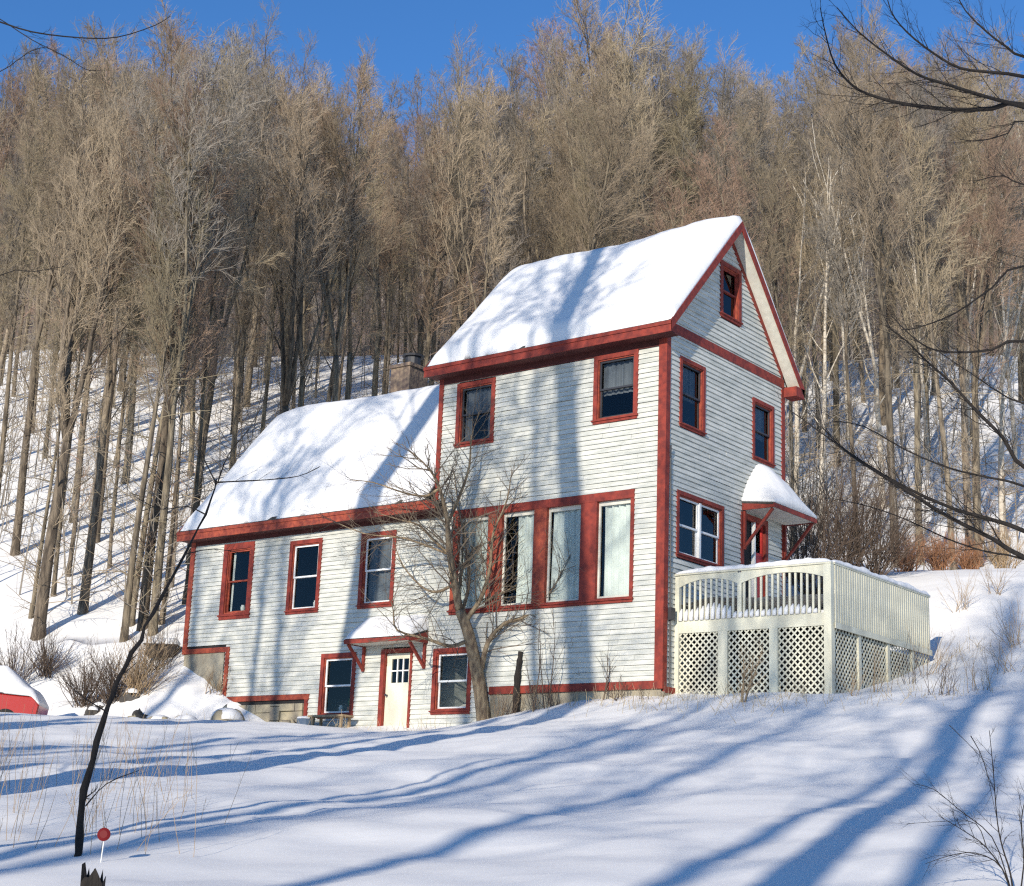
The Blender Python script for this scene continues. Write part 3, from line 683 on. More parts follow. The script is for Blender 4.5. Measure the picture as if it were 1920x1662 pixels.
def make_tree(seed, H, r0, first=.42, nl=18, spread=.22, fork=1, nb=10, nt=7, ntt=4, twig_r=.0068, lean=.012, tend=.12):
    rng = random.Random(seed); T = MB(); K = MB()
    stems = []
    def stem(p, d, L, ra, rb, up, n, wob=.045):
        pts, dd = wander(p, d, L, n, rng, wob, up); T.tube(pts, taper(ra, rb, len(pts)), 8 if ra > .08 else 6); return pts
    d0 = Vector((rng.gauss(0, lean), rng.gauss(0, lean), 1)).normalized()
    # flare at the foot
    main = stem((0, 0, -.5), d0, H*.86 if fork == 1 else H*rng.uniform(.30, .48), r0, r0*tend if fork == 1 else r0*.66, .05, 14, .016)
    T.tube([(0, 0, -.5), (0, 0, .0), (main[1][0]*.3, main[1][1]*.3, .5)], [r0*1.35, r0*1.15, r0*.98], 8)
    stems.append((main, r0, first if fork == 1 else .75, r0*tend if fork == 1 else r0*.66))
    if fork > 1:
        p, d = interp(main, .999)
        for k in range(fork):
            dd = rot_about(d, rng, rng.uniform(.12, .28)); s = stem(p, dd, H*rng.uniform(.48, .60), r0*rng.uniform(.45, .62), r0*.08, .07, 10, .045); stems.append((s, r0*.55, .2, r0*.08))
    for pts, ra, f0, rb in stems:
        n_l = int(nl*(1 if fork == 1 else .62)); 
        if f0 > .7: n_l = 2
        for i in range(n_l):
            f = f0+(.97-f0)*(i+rng.random()*.8)/n_l; p, d = interp(pts, f); rr = ra+(rb-ra)*f
            top = (f-f0)/(1-f0); L = H*spread*(1.1-.42*top)*rng.uniform(.7, 1.2); lr = min(rr*.5, .05+.0*L)*rng.uniform(.7, 1)
            dd = rot_about(d, rng, rng.uniform(.34, .78)*(1-.3*top)); lp, _ = wander(p, dd, L, 6, rng, .10, .10); T.tube(lp, taper(max(lr, .02), .011, 7), 4, False)
            for j in range(nb):
                g = .18+.8*(j+rng.random())/nb; bp, bd = interp(lp, min(g, .99)); bl = L*(.50-.22*g)*rng.uniform(.6, 1.2)
                bdd = rot_about(bd, rng, rng.uniform(.4, .95)); bpts, _ = wander(bp, bdd, bl, 3, rng, .17, .07); K.tube(bpts, taper(.011, twig_r, 4), 3, False)
                for k in range(nt):
                    h = .15+.83*(k+rng.random())/nt; tp, td = interp(bpts, min(h, .99)); tl = bl*rng.uniform(.3, .65); tdd = rot_about(td, rng, rng.uniform(.35, .95))
                    tpts, _ = wander(tp, tdd, tl, 2, rng, .16, .07); K.tube(tpts, taper(twig_r, twig_r*.7, 3), 3, False)
                    for q in range(ntt):
                        u_ = .1+.85*(q+rng.random())/ntt; qp, qd = interp(tpts, min(u_, .99)); qdd = rot_about(qd, rng, rng.uniform(.3, .8)); ql = tl*rng.uniform(.3, .7)
                        K.tube([tuple(qp), tuple(qp+qdd*ql+Vector((0, 0, ql*.05)))], [twig_r*.7, twig_r*.4], 3, False)
    # sparse dead side twigs on the bare stem
    for i in range(24):
        p, d = interp(main, rng.uniform(.1, .62)); dd = rot_about(d, rng, rng.uniform(.9, 1.5)); lp, _ = wander(p, dd, rng.uniform(.5, 2.9), 4, rng, .16, .04); K.tube(lp, taper(.019, .007, 5), 3, False)
        for k in range(6): q, qd = interp(lp, rng.uniform(.2, .95)); K.tube([tuple(q), tuple(q+rot_about(qd, rng, .8)*rng.uniform(.2, .9))], [.008, .004], 3, False)
    return T, K
SPEC = [  # H, r0, first, nl, spread, fork, twig mat, bark
 (21, .21, .46, 18, .19, 2, 'twigA', 'bark'), (19, .15, .50, 20, .15, 1, 'twigB', 'bark'), (22, .26, .44, 18, .18, 3, 'twigA', 'bark'),
 (18, .11, .46, 18, .13, 1, 'twigC', 'bark'), (20, .17, .44, 18, .17, 3, 'twigG', 'bark'), (21, .23, .40, 18, .17, 4, 'twigC', 'bark'),
 (17, .09, .48, 16, .12, 1, 'twigB', 'bark'), (19, .13, .46, 18, .16, 2, 'twigA', 'bark'), (18, .10, .50, 18, .13, 1, 'twigG', 'bark')]
VAR = []
for i, (H, r0, fi, nl, sp, fk, tm, bk) in enumerate(SPEC):
    T, K = make_tree(100+i, H, r0, fi, nl, sp, fk)
    VAR.append((T.mesh('trunk', M[bk], smooth=True), K.mesh('crown', M[tm]), H))
T, K = make_tree(140, 18, .12, .38, 12, .2, 2, 7, 5, 2); BIRCH = [(T.mesh('trunk', M['birch'], smooth=True), K.mesh('crown', M['twigA']), 18)]
T, K = make_tree(141, 17, .10, .3, 12, .22, 1, 7, 5, 2); BIRCH.append((T.mesh('trunk', M['birch'], smooth=True), K.mesh('crown', M['twigB']), 17))
def put_tree(v, x, y, sc_, label, group=None, name='tree', rz=None, cat='tree', zoff=0, sxy=None, tilt=(0, 0)):
    r = bpy.data.objects.new(name, None); C.objects.link(r); r.location = (x, y, gz(x, y)+zoff-.05); r.rotation_euler = (tilt[0], tilt[1], rnd.uniform(0, 6.28) if rz is None else rz)
    sxy = sxy or sc_; r.scale = (sxy, sxy, sc_); tag(r, label, cat, group); r.empty_display_size = .3
    for me, nm in ((v[0], 'trunk'), (v[1], 'crown')):
        o = bpy.data.objects.new(nm, me); C.objects.link(o); o.parent = r
    return r
placed = []
def ok(s, t, dmin):
    for (a, b) in placed:
        if (a-s)**2+(b-t)**2 < dmin*dmin: return False
    return True
def px_tree(u, t, v, sc_, label, group=None, **k):
    s = (u-960)/3000*t*1.03   # first guess, refined
    for _ in range(4):
        x, y = xy(s, t); z = gz(x, y); d = np.array([x, y, z])-CAM; f = d@Fv; uu = 960+3000*(d@Rv)/f; s += (u-uu)/3000*f
    x, y = xy(s, t); placed.append((s, t)); return put_tree(v, x, y, sc_, label, group, **k)
def topx(s, t, z):
    x, y = xy(s, t); d = np.array([x, y, z])-CAM; f = d@Fv; return 960+3000*(d@Rv)/f, 831-3000*(d@Uv)/f
# skyline of the wood (image x -> image y), used only to choose how tall each tree is
SKX = [0, 100, 200, 350, 480, 540, 600, 690, 760, 850, 930, 1000, 1100, 1250, 1330, 1400, 1440, 1500, 1560, 1700, 1800, 1920]
SKY = [50, 25, 45, 70, 115, 90, 130, 150, 125, 115, 90, 50, 30, 20, 60, 150, 160, 130, 85, 60, 95, 85]
HAND = [
 (72, 50.5, 2, .98, 'tall forked grey tree at the far left edge, just above the snow covered red car'),
 (28, 58, 0, .9, 'straight grey tree on the slope nearest the left edge of the photo'),
 (155, 52.5, 0, .92, 'sunlit pale grey tree between the forked tree and the dark clump, left slope'),
 (232, 50, 1, 1.0, 'leftmost trunk of the dark clump of trees left of the wing'),
 (246, 51.2, 7, 1.0, 'second trunk from the left in the dark clump left of the wing'),
 (268, 50.8, 5, 1.02, 'thickest dark trunk in the middle of the clump left of the wing'),
 (286, 50.2, 4, 1.0, 'trunk just right of the thickest one in the dark clump'),
 (303, 51, 3, 1.0, 'right hand trunk of the dark clump left of the wing'),
 (58, 52, 6, 1.0, 'slim trunk immediately left of the tall forked grey tree'),
 (100, 54, 8, 1.0, 'slim trunk immediately right of the tall forked grey tree'),
 (322, 55, 6, .98, 'slimmest pole tree between the dark clump and the wing corner'),
 (180, 60, 4, .95, 'grey trunk farther up the slope behind the sunlit pale tree'),
 (346, 53, 3, .98, 'slim dark tree close to the left corner of the wing'),
 (128, 56, 3, 1.0, 'thin dark tree left of the sunlit pale grey one'),
 (205, 57, 6, 1.0, 'thin tree between the pale grey tree and the dark clump'),
 (524, 58, 2, .98, 'broad dark trunk behind the left end of the wing roof'),
 (546, 58.6, 4, .9, 'dark trunk just right of the broad one behind the wing roof'),
 (608, 60, 5, .92, 'double brown trunk above the middle of the wing ridge'),
 (640, 61, 0, .9, 'brown trunk between the double trunk and the chimney'),
 (1680, 55, 0, 1.0, 'thickest sunlit brown trunk on the slope right of the house'),
 (1725, 56, 4, .95, 'second brown trunk right of the thickest one on the right slope'),
 (1788, 54, 1, 1.0, 'brown trunk near the orange brush on the right slope'),
 (1835, 57, 5, .85, 'forked brown tree above the orange brush, right slope'),
 (1486, 58, 7, .9, 'slim brown tree just right of the gable corner of the house'),
 (420, 60, 7, 1.0, 'slim grey tree above the left slope of the wing roof'),
 (475, 63, 1, .95, 'slim grey tree left of the broad dark trunk behind the wing roof')]
for u, t, v, s_, lab in HAND:
    x, y = xy((u-960)/3000*t*1.03, t); z0 = gz(x, y); h = VAR[v][2]*s_
    while h > 12 and topx((u-960)/3000*t*1.03, t, z0+h*1.03)[1] < np.interp(u, SKX, SKY)+15: h -= .4
    px_tree(u, t, VAR[v], h/VAR[v][2], lab, sxy=.86*h/VAR[v][2])
BL = [(1492, 66, 0, 1.0, 'pale birch with forking white limbs right of the gable peak'), (1395, 72, 1, .95, 'white birch with a crooked top directly above the gable peak'),
 (1655, 68, 0, 1.05, 'tall pale birch leaning slightly, midway along the right slope'), (1880, 64, 0, 1.1, 'tall white birch near the right edge of the photo'),
 (1905, 75, 1, 1.05, 'slim white birch at the very right edge of the photo'), (1590, 80, 1, 1.0, 'slim birch between the gable peak birch and the tall leaning one'), (1740, 74, 1, 1.0, 'pale birch just right of the tall leaning one'), (1815, 70, 0, 1.0, 'pale birch midway between the leaning birch and the photo edge'), (1540, 62, 1, 1.1, 'nearest pale birch above the bushes behind the deck')]
for u, t, v, s_, lab in BL: px_tree(u, t, BIRCH[v], s_, lab, name='birch_tree', sxy=s_*1.15)
rt = random.Random(11); cnt = 0; tries = 0
TARGET = 258
while cnt < TARGET and tries < 30000:
    tries += 1
    t = 54+74*rt.random()**.92; s = rt.uniform(-.36, .36)*t
    if t < 60 and -9 < s < 11: continue
    if t < 56 and s > 0: continue
    if 103 < t < 106: continue
    if not ok(s, t, 2.4): continue
    x, y = xy(s, t)
    u0, v0 = topx(s, t, gz(x, y)); v = VAR[rt.randrange(9)]
    want = np.interp(u0, SKX, SKY)+rt.uniform(5, 95)
    # tree height to reach the wanted skyline
    z0 = gz(x, y); h = 6.
    while h < 27 and topx(s, t, z0+h)[1] > want: h += .5
    if t > 78 and h < 10: h = rt.uniform(10, 13)
    h = min(h, 24.5)*(1 if rt.random() < .6 else rt.uniform(.8, 1))
    if t < 70: h = min(h, 23)*rt.uniform(.92, 1)
    if u0 > 1480 and t < 92 and rt.random() < .38: continue
    if t > 105: zone = 'far'
    elif u0 < 360: zone = 'left'
    elif u0 < 800: zone = 'wing'
    elif u0 < 1480: zone = 'block'
    else: zone = 'right'
    lab = {'far': 'bare brown tree of the wood beyond the crest of the snow slope', 'left': 'bare grey-brown tree standing on the snow slope left of the house', 'wing': 'bare brown tree on the snow slope behind the low wing roof',
           'block': 'bare brown tree whose crown rises above the roof of the tall gabled block', 'right': 'bare tan-brown tree standing on the snow slope right of the house'}[zone]
    grp = {'far': 'trees beyond the snow crest', 'left': 'trees on the left slope', 'wing': 'trees behind the wing', 'block': 'trees behind the tall block', 'right': 'trees on the right slope'}[zone]
    put_tree(v, x, y, h/v[2], lab, grp, sxy=(h/v[2])*rt.uniform(.9, 1.1)); placed.append((s, t)); cnt += 1
# far wood: one mass on the brown hill
def far_wood():
    protos = []
    for k in range(3):
        T, K = make_tree(200+k, 15, .13, .3, 11, .2, 1, 6, 4, 0, .022); b = MB()
        n = len(T.v); b.v = T.v+K.v; b.f = T.f+[tuple(i+n for i in f) for f in K.f]
        V = np.array(b.v, np.float32); F = np.array([f for f in b.f if len(f) == 4], np.int32); protos.append((V, F))
    r = random.Random(5); VV = []; FF = []; off = 0
    for i in range(520):
        t = r.uniform(136, 202); s = r.uniform(-.40, .40)*t; x, y = xy(s, t); z = 26.5+min(max(t-138, 0), 62)*.86
        V, F = protos[i % 3]; an = r.uniform(0, 6.28); c, q = math.cos(an), math.sin(an); sc_ = r.uniform(.75, 1.05)
        u0, v0 = topx(s, t, z+15*sc_)
        if v0 < np.interp(u0, SKX, SKY)+40: sc_ *= .62
        u0, v0 = topx(s, t, z+15*sc_)
        if v0 < np.interp(u0, SKX, SKY)+15: continue
        P = V*sc_; P = np.stack([P[:, 0]*c-P[:, 1]*q+x, P[:, 0]*q+P[:, 1]*c+y, P[:, 2]+z], 1); VV.append(P); FF.append(F+off); off += len(P)
    o = bpy.data.objects.new('forest', fastmesh('forest', np.concatenate(VV), np.concatenate(FF), M['twigG'])); C.objects.link(o)
    tag(o, 'dense far wood of bare trees covering the hill beyond the crest', 'forest', kind='stuff')
far_wood()
# trees outside the picture on the sunny side, whose shadows fall over the snow and the house
BIG = []
for k, (H, r0) in enumerate(((33, .40), (26, .24))):
    T, K = make_tree(300+k, H, r0, (.6, .5)[k], 13, (.15, .19)[k], 1, 6, 4, 1, .02, lean=.006, tend=(.42, .25)[k]); BIG.append((T.mesh('trunk', M['bark'], smooth=True), K.mesh('crown', M['twigA']), H))
def caster(xh, L, v, sc_, rz=0, lab='', wx=1.0, tilt=(0, 0)):
    # tree whose trunk shadow meets the house front line at x = xh, standing L metres sunward
    dx, dy = math.sin(rad(SUN_TILT)), -math.cos(rad(SUN_TILT)); put_tree(BIG[v], xh+dx*L, dy*L, sc_, lab, 'trees outside the picture that shade the snow', rz=rz, sxy=sc_*wx, tilt=tilt)
SH = 'tall bare tree standing outside the picture on the sunny side of the lawn'
caster(-1.9, 26, 0, 1.0, .4, SH, 1.3); caster(-12.0, 22, 0, 1.0, 0, SH, 1.5, (0, .24)); caster(-13.4, 30, 1, .95, 1, SH); caster(-5.6, 34, 1, 1.15, 3, SH)
caster(-3.4, 33, 1, 1.1, 5, SH); caster(-12, 35, 1, 1.05, 4, SH); caster(2, 66, 1, 1.35, 1, SH); caster(-5, 52, 1, 1.0, 2, SH); caster(4.5, 50, 1, 1.0, 3, SH); caster(-15.5, 34, 1, 1.05, 4, SH)
def caster_px(u, v, t, L, k, sc_, rz):
    p = at(u, v, t); put_tree(BIG[k], sxy=sc_*.8, x=p[0]+math.sin(rad(SUN_TILT))*L, y=p[1]-math.cos(rad(SUN_TILT))*L, sc_=sc_, label=SH, group='trees outside the picture that shade the snow', rz=rz)
caster_px(1500, 1640, 12.5, 20, 0, .9, 1); caster_px(1290, 1640, 12.5, 26, 1, 1.1, 2); caster_px(250, 1560, 15, 18, 1, 1.0, 2.5); caster_px(1700, 1640, 12.5, 26, 1, 1.1, 4)
# ------------------------------------------------------------------ near hand-placed branches, shrubs
def sub(mb, pts, r0, rng, n, L, lvl=2, ang=(.4, .9), up=.03, k=4, tr=.45, f0=.15):
    """side shoots along a polyline"""
    for i in range(n):
        f = f0+(.98-f0)*(i+rng.random())/n; p, d = interp(pts, min(f, .985)); l = L*rng.uniform(.45, 1.15)*(1.1-.5*f); r = r0*tr*(1.1-.6*f)
        q, _ = wander(p, rot_about(d, rng, rng.uniform(*ang)), l, 4, rng, .13, up); mb.tube(q, taper(r, r*.35, 5), k if lvl > 1 else 3, False)
        if lvl > 0: sub(mb, q, r, rng, 4, l*.5, lvl-1, ang, up, 3, .6)
def pxl(pts, t, dt=0): n = len(pts); return [tuple(at(u, v, t+(dt*i/(n-1)))) for i, (u, v) in enumerate(pts)]
def smooth_line(P, k=3):
    P = [Vector(p) for p in P]; out = []
    for i in range(len(P)-1):
        p0 = P[max(i-1, 0)]; p1 = P[i]; p2 = P[i+1]; p3 = P[min(i+2, len(P)-1)]
        for j in range(k):
            u = j/k; out.append(tuple(.5*((2*p1)+(p2-p0)*u+(2*p0-5*p1+4*p2-p3)*u*u+(-p0+3*p1-3*p2+p3)*u**3)))
    out.append(tuple(P[-1])); return out
# apple tree before the house
def apple():
    t0 = 39.2; b0 = at(907, 1368, t0); z0 = gz(b0[0], b0[1]); pp = 3000/39.2/1.04
    root = thing('apple_tree', (b0[0], b0[1], z0), 'gnarled bare apple tree with sunlit tan trunk in front of the house', 'tree')
    T = MB(); K = MB(); rng = random.Random(21)
    tr = smooth_line(pxl([(909, 1385), (906, 1340), (898, 1280), (887, 1225), (876, 1180), (862, 1145)], t0)); n = len(tr); T.tube(tr, taper(.19, .125, n), 12)
    limbs = [([(862, 1145), (852, 1090), (842, 1030), (838, 975), (824, 915), (805, 880), (775, 850)], .11, -1.0), ([(838, 985), (862, 930), (880, 875), (884, 820), (900, 770)], .05, -.4),
     ([(842, 1040), (810, 1010), (785, 985), (750, 975), (700, 960)], .045, .8), ([(880, 1200), (845, 1212), (800, 1198), (745, 1182), (738, 1150), (734, 1125)], .055, -1.2),
     ([(852, 1095), (820, 1110), (790, 1100), (755, 1060), (740, 1020)], .045, 1.0), ([(903, 1255), (915, 1205), (945, 1170), (988, 1155), (1020, 1125), (1048, 1085), (1070, 1040)], .07, -1.2),
     ([(872, 1165), (900, 1125), (918, 1070), (925, 1000), (950, 940), (960, 880)], .07, -.8), ([(925, 1010), (960, 985), (1000, 970), (1040, 930)], .035, .6),
     ([(925, 1010), (1000, 960), (1075, 930), (1115, 870)], .028, .5), ([(905, 1130), (980, 1090), (1060, 1010), (1095, 950)], .03, -.6), ([(842, 1040), (760, 1010), (680, 1000), (600, 965)], .032, .5), ([(858, 1120), (870, 1060), (905, 1020), (960, 1050), (1010, 1060)], .04, 1.2), ([(824, 915), (800, 930), (760, 925), (700, 905), (650, 900)], .04, .4), ([(866, 1150), (880, 1090), (872, 1020), (860, 950), (850, 880)], .05, .9)]
    for p, r, dt in limbs:
        P = smooth_line(pxl(p, t0, dt)); T.tube(P, taper(r, .007, len(P)), 7)
        Lm = sum((Vector(P[i+1])-Vector(P[i])).length for i in range(len(P)-1)); sub(K, P, max(r*.8, .028), rng, max(10, int(Lm*9)), 1.7, 2, (.45, 1.1), .05, 4, .30, .1)
    T.build('trunk', M['apple'], root, smooth=True, recalc=False); K.build('crown', M['brush2'], root, recalc=False)
M['brush2'] = mat('apple_twigs', (.20, .155, .11), .9, vary=.4)
apple()
def sapling(name, lab, lines, t, m, n_sub, L, seed, cat='sapling', mt=None, lvl=1, up=.05, ang=(.4, .9)):
    rng = random.Random(seed); P0 = pxl([lines[0][0][0]], t) if False else None
    first = at(*lines[0][0][0], t); root = thing(name, tuple(first), lab, cat); T = MB(); K = MB()
    for p, ra, rb, dt in lines:
        P = smooth_line(pxl(p, t, dt)) if len(p) > 1 else None
        rr_k = taper(ra, rb, len(P)); T.tube([(q[0]+rng.gauss(0, ra*.22), q[1]+rng.gauss(0, ra*.22), q[2]) for q in P], [r*(1+.16*math.sin(i*1.9)+rng.gauss(0, .06)) for i, r in enumerate(rr_k)], 8); sub(K, P, max(ra*.7, .006), rng, n_sub, L, lvl, ang, up, 4, .4, .2)
    T.build('stem', M[m], root, smooth=True, recalc=False); K.build('crown', M[mt or m], root, recalc=False); return root
M_ = 'barkdark'
# leaning dark sapling at the left
sapling('leaning_sapling', 'thin dark leaning sapling in the left foreground snow beside the red reflector', [
 ([(143, 1625), (146, 1600), (154, 1510), (172, 1425), (203, 1325), (222, 1270), (262, 1200), (300, 1125), (345, 1040), (385, 965), (408, 900)], .034, .007, 1.2),
 ([(200, 1335), (160, 1310), (118, 1275)], .006, .003, .2), ([(160, 1512), (200, 1470), (260, 1445)], .006, .003, .3),
 ([(404, 905), (440, 903), (500, 900), (560, 893), (600, 875)], .007, .003, .3), ([(404, 905), (392, 880), (380, 850), (385, 800)], .006, .003, -.3), ([(385, 965), (350, 950), (300, 955), (250, 930)], .006, .003, .4),
 ([(408, 905), (430, 850), (470, 800), (500, 740)], .006, .002, .4), ([(345, 1040), (400, 1030), (470, 1040)], .005, .002, .4)], 13.3, M_, 5, .3, 5)
# black burnt stump
sp = at(170, 1700, 10.7); st_ = thing('tree_stump', (sp[0], sp[1], sp[2]-.1), 'jagged black stump at the bottom left edge of the photo', 'stump')
b = MB(); rs = random.Random(4); c_ = at(172, 1690, 10.7)
ptsb = []; K_ = 20
for lv in range(8):
    for j in range(K_):
        an = 6.283*j/K_; rr = .070*(1+.22*math.sin(3*an+1)+.1*noise.noise((math.cos(an)*3, math.sin(an)*3, lv*.4))); hz = lv/7
        top = .15+.12*noise.noise((math.cos(an)*2.4, math.sin(an)*2.4, 5))
        ptsb.append((c_[0]+rr*math.cos(an), c_[1]+rr*math.sin(an), c_[2]-.25+hz*(.26+top)))
n0 = 0; b.v = ptsb
for lv in range(7):
    for j in range(K_): b.f.append((lv*K_+j, lv*K_+(j+1) % K_, (lv+1)*K_+(j+1) % K_, (lv+1)*K_+j))
b.v.append((c_[0], c_[1], c_[2]-.05)); k_ = len(b.v)-1
for j in range(K_): b.f.append((7*K_+j, 7*K_+(j+1) % K_, k_))
b.build('wood', M['barkdark'], st_)
# reflector on a white rod
p0 = at(184, 1640, 13.0); p1 = at(195, 1575, 13.0); rf = thing('driveway_marker', tuple(p0), 'round red reflector on a thin white rod standing in the snow', 'marker')
b = MB(); b.tube([tuple(p0-np.array([0, 0, .15])), tuple(p1)], [.005, .005], 6); b.build('rod', M['white'], rf)
b = MB(); cc = Vector(at(195, 1565, 13.0)); nrm = Vector((-Fv[0], -Fv[1], .1)).normalized()
b.tube([tuple(cc-nrm*.012), tuple(cc-nrm*.01), tuple(cc+nrm*.008), tuple(cc+nrm*.018)], [.02, .05, .052, .03], 20); b.build('reflector', M['lamp'], rf, smooth=False)
# branches entering from the right: one thin tree just outside the frame
def right_tree():
    tb = 10.5; x, y = xy(5.4, tb); z = gz(x, y); root = thing('overhanging_tree', (x, y, z), 'dark bare tree at the right edge whose thin branches reach into the photo', 'tree'); T = MB(); K = MB(); rng = random.Random(9)
    trunk = smooth_line([(x, y, z-.3), (x+.05, y, z+1.2), (x-.05, y+.1, z+2.6), (x+.1, y, z+4.2), (x, y+.1, z+6), (x+.1, y, z+7.5)]); T.tube(trunk, taper(.09, .035, len(trunk)), 8)
    def tp(v):
        h = at(2400, v, tb)[2]; f = min(max((h-z+.3)/7.8, .03), .97); return tuple(interp(trunk, f)[0])
    Ls = [([(1925, 198), (1860, 204), (1790, 206), (1700, 196), (1640, 181), (1600, 162), (1565, 120), (1547, 60), (1538, 15)], .017, .4, 300),
     ([(1925, 203), (1850, 182), (1780, 160), (1720, 140), (1660, 100), (1610, 60), (1570, 15)], .014, -.3, 300), ([(1925, 145), (1860, 136), (1800, 128), (1750, 100), (1700, 60), (1670, 20), (1660, -30)], .012, .2, 200),
     ([(1930, 110), (1890, 90), (1850, 60), (1810, 20), (1790, -20)], .010, 0, 180), ([(1930, 228), (1890, 250), (1840, 264), (1800, 262)], .006, 0, 320),
     ([(1925, 498), (1860, 540), (1790, 588), (1720, 615), (1690, 618)], .008, .3, 450), ([(1925, 640), (1860, 656), (1790, 661), (1740, 652), (1700, 622), (1670, 590)], .010, .2, 640),
     ([(1940, 890), (1880, 820), (1830, 770), (1780, 715), (1740, 680), (1700, 640), (1660, 610)], .014, .3, 960), ([(1930, 1000), (1860, 975), (1790, 955), (1700, 915), (1620, 868), (1540, 812), (1475, 765)], .015, .5, 1150),
     ([(1930, 1050), (1860, 1010), (1780, 970), (1700, 920), (1650, 890), (1590, 850), (1540, 800)], .016, -.2, 1200), ([(1930, 915), (1850, 895), (1780, 878), (1700, 845), (1620, 800), (1560, 790)], .008, .2, 1000),
     ([(1930, 1052), (1850, 1035), (1780, 1012), (1700, 975), (1630, 950), (1560, 935)], .006, .6, 1150), ([(1930, 760), (1880, 740), (1820, 700), (1760, 660)], .007, .4, 800), ([(1930, 350), (1880, 330), (1830, 340)], .006, 0, 400)]
    for p, r, dt, v in Ls:
        e = at(*p[0], tb); o = Vector(tp(v)); m_ = Vector(tuple(e)).lerp(o, .5)+Vector((0, 0, -.1)); P = smooth_line([tuple(o), tuple(m_)]+pxl(p, tb, dt)); nn = len(P)
        T.tube(P, taper(r*1.35, .0028, nn), 6); sub(K, P, max(r*.7, .006), rng, int(16+r*800), .5, 2, (.35, .8), .05, 3, .42, .3)
    T.build('trunk', M[M_], root, smooth=True, recalc=False); K.build('crown', M[M_], root, recalc=False)
right_tree()
def left_tree():
    tb = 10.5; x, y = xy(-5.6, tb); z = gz(x, y); root = thing('overhanging_tree', (x, y, z), 'dark bare tree at the upper left edge with one long arching twig in view', 'tree'); T = MB(); K = MB(); rng = random.Random(19)
    trunk = smooth_line([(x, y, z-.3), (x, y, z+2), (x+.05, y+.1, z+4), (x, y, z+6.5)]); T.tube(trunk, taper(.08, .03, len(trunk)), 8)
    for p, r, f in (([(-60, 25), (-10, 38), (60, 60), (150, 71), (220, 70), (290, 48), (320, 30)], .009, .8), ([(-60, 10), (-10, 30), (60, 75), (120, 105), (160, 130), (180, 132)], .005, .82), ([(-10, 140), (30, 115), (60, 95), (90, 88)], .004, .75), ([(-10, 520), (60, 510), (120, 500)], .004, .5)):
        o = interp(trunk, f)[0]; e0 = Vector(at(*p[0], tb)); P = smooth_line([tuple(o), tuple(e0.lerp(o, .5)+Vector((0, 0, .05)))]+pxl(p, tb)); T.tube(P, taper(r, .0025, len(P)), 5); sub(K, P, .006, rng, 10, .22, 1, (.3, .8), .02, 3, .4, .45)
    T.build('trunk', M[M_], root, smooth=True, recalc=False); K.build('crown', M[M_], root, recalc=False)
left_tree()
# shrubs
def shrub(u, v, t, n, H, spread, m, lab, seed, r=.012, lvl=2, nsub=6, name='shrub', sink=.1, place=None):
    if place: x, y = place
    else:
        p = at(u, v, t); x, y = p[0], p[1]
    z = gz(x, y); rng = random.Random(seed); root = thing(name, (x, y, z), lab, 'shrub'); b = MB()
    for i in range(n):
        an = rng.uniform(0, 6.28); lean = rng.uniform(0, spread); d = Vector((math.cos(an)*lean, math.sin(an)*lean, 1)).normalized(); ox, oy = rng.gauss(0, spread*.12), rng.gauss(0, spread*.12)
        P, _ = wander((x+ox, y+oy, z-sink), d, H*rng.uniform(.6, 1.1), 6, rng, .09, .03); b.tube(P, taper(r, r*.3, 7), 5, False); sub(b, P, r, rng, nsub, H*.38, lvl-1, (.35, .9), .06, 3, .5, .2)
    b.build('stems', M[m], root, recalc=False); return root
M['tanbrush'] = mat('tan_brush', (.42, .30, .18), .9, vary=.4)
shrub(1391, 1362, 34.0-.8, 4, 1.5, .35, 'tanbrush', 'small bushy tan shrub in front of the deck lattice', 31, .02, 3, 9)
shrub(1158, 1365, 36.3, 7, .75, .8, 'brush', 'low dark shrub in the snow before the right part of the house front', 32, .012)
shrub(1210, 1375, 36, 5, .5, .9, 'brush', 'lowest twiggy shrub right of the low dark one, before the corner board', 33, .008)
# saplings along the front wall
for i, (u, v, H_, sd) in enumerate(((1052, 1335, 2.7, 41), (1092, 1330, 2.2, 42), (1022, 1338, 2.3, 43), (1000, 1340, 1.9, 44), (1128, 1326, 2.0, 45))):
    shrub(u, v, 38.3-.9*i*.4, 2, H_, .28, 'brush', ['thin grey sapling close to the house wall below the second picture window', 'thin sapling close to the wall below the third picture window', 'thin sapling left of the one below the second picture window', 'short sapling just right of the dead stub trunk', 'thin sapling by the wall below the fourth picture window'][i], sd, .016, 2, 5, name='sapling')
p = at(968, 1345, 38.6); sr = thing('dead_trunk', tuple(p), 'broken dark dead stub trunk by the wall right of the apple tree', 'dead trunk')
b = MB(); P = smooth_line(pxl([(966, 1350), (968, 1310), (970, 1270), (974, 1240), (976, 1222)], 38.6)); b.tube(P, [.1-.004*i+.012*math.sin(i*2.3) for i in range(len(P))], 9); b.build('trunk', M['barkdark'], sr)
for i, (u, v, t) in enumerate(((935, 1350, 38.4), (960, 1362, 38.0), (1005, 1350, 38), (1035, 1345, 37.9))):
    shrub(u, v, t, 12, .75, .9, 'brush' if i % 2 else 'tanbrush', ['low brambles at the foot of the apple tree', 'low brambles below the dead stub trunk', 'low brambles right of the dead stub trunk', 'low brambles by the wall below the second picture window'][i], 50+i, .008, 2, 5, name='brambles')
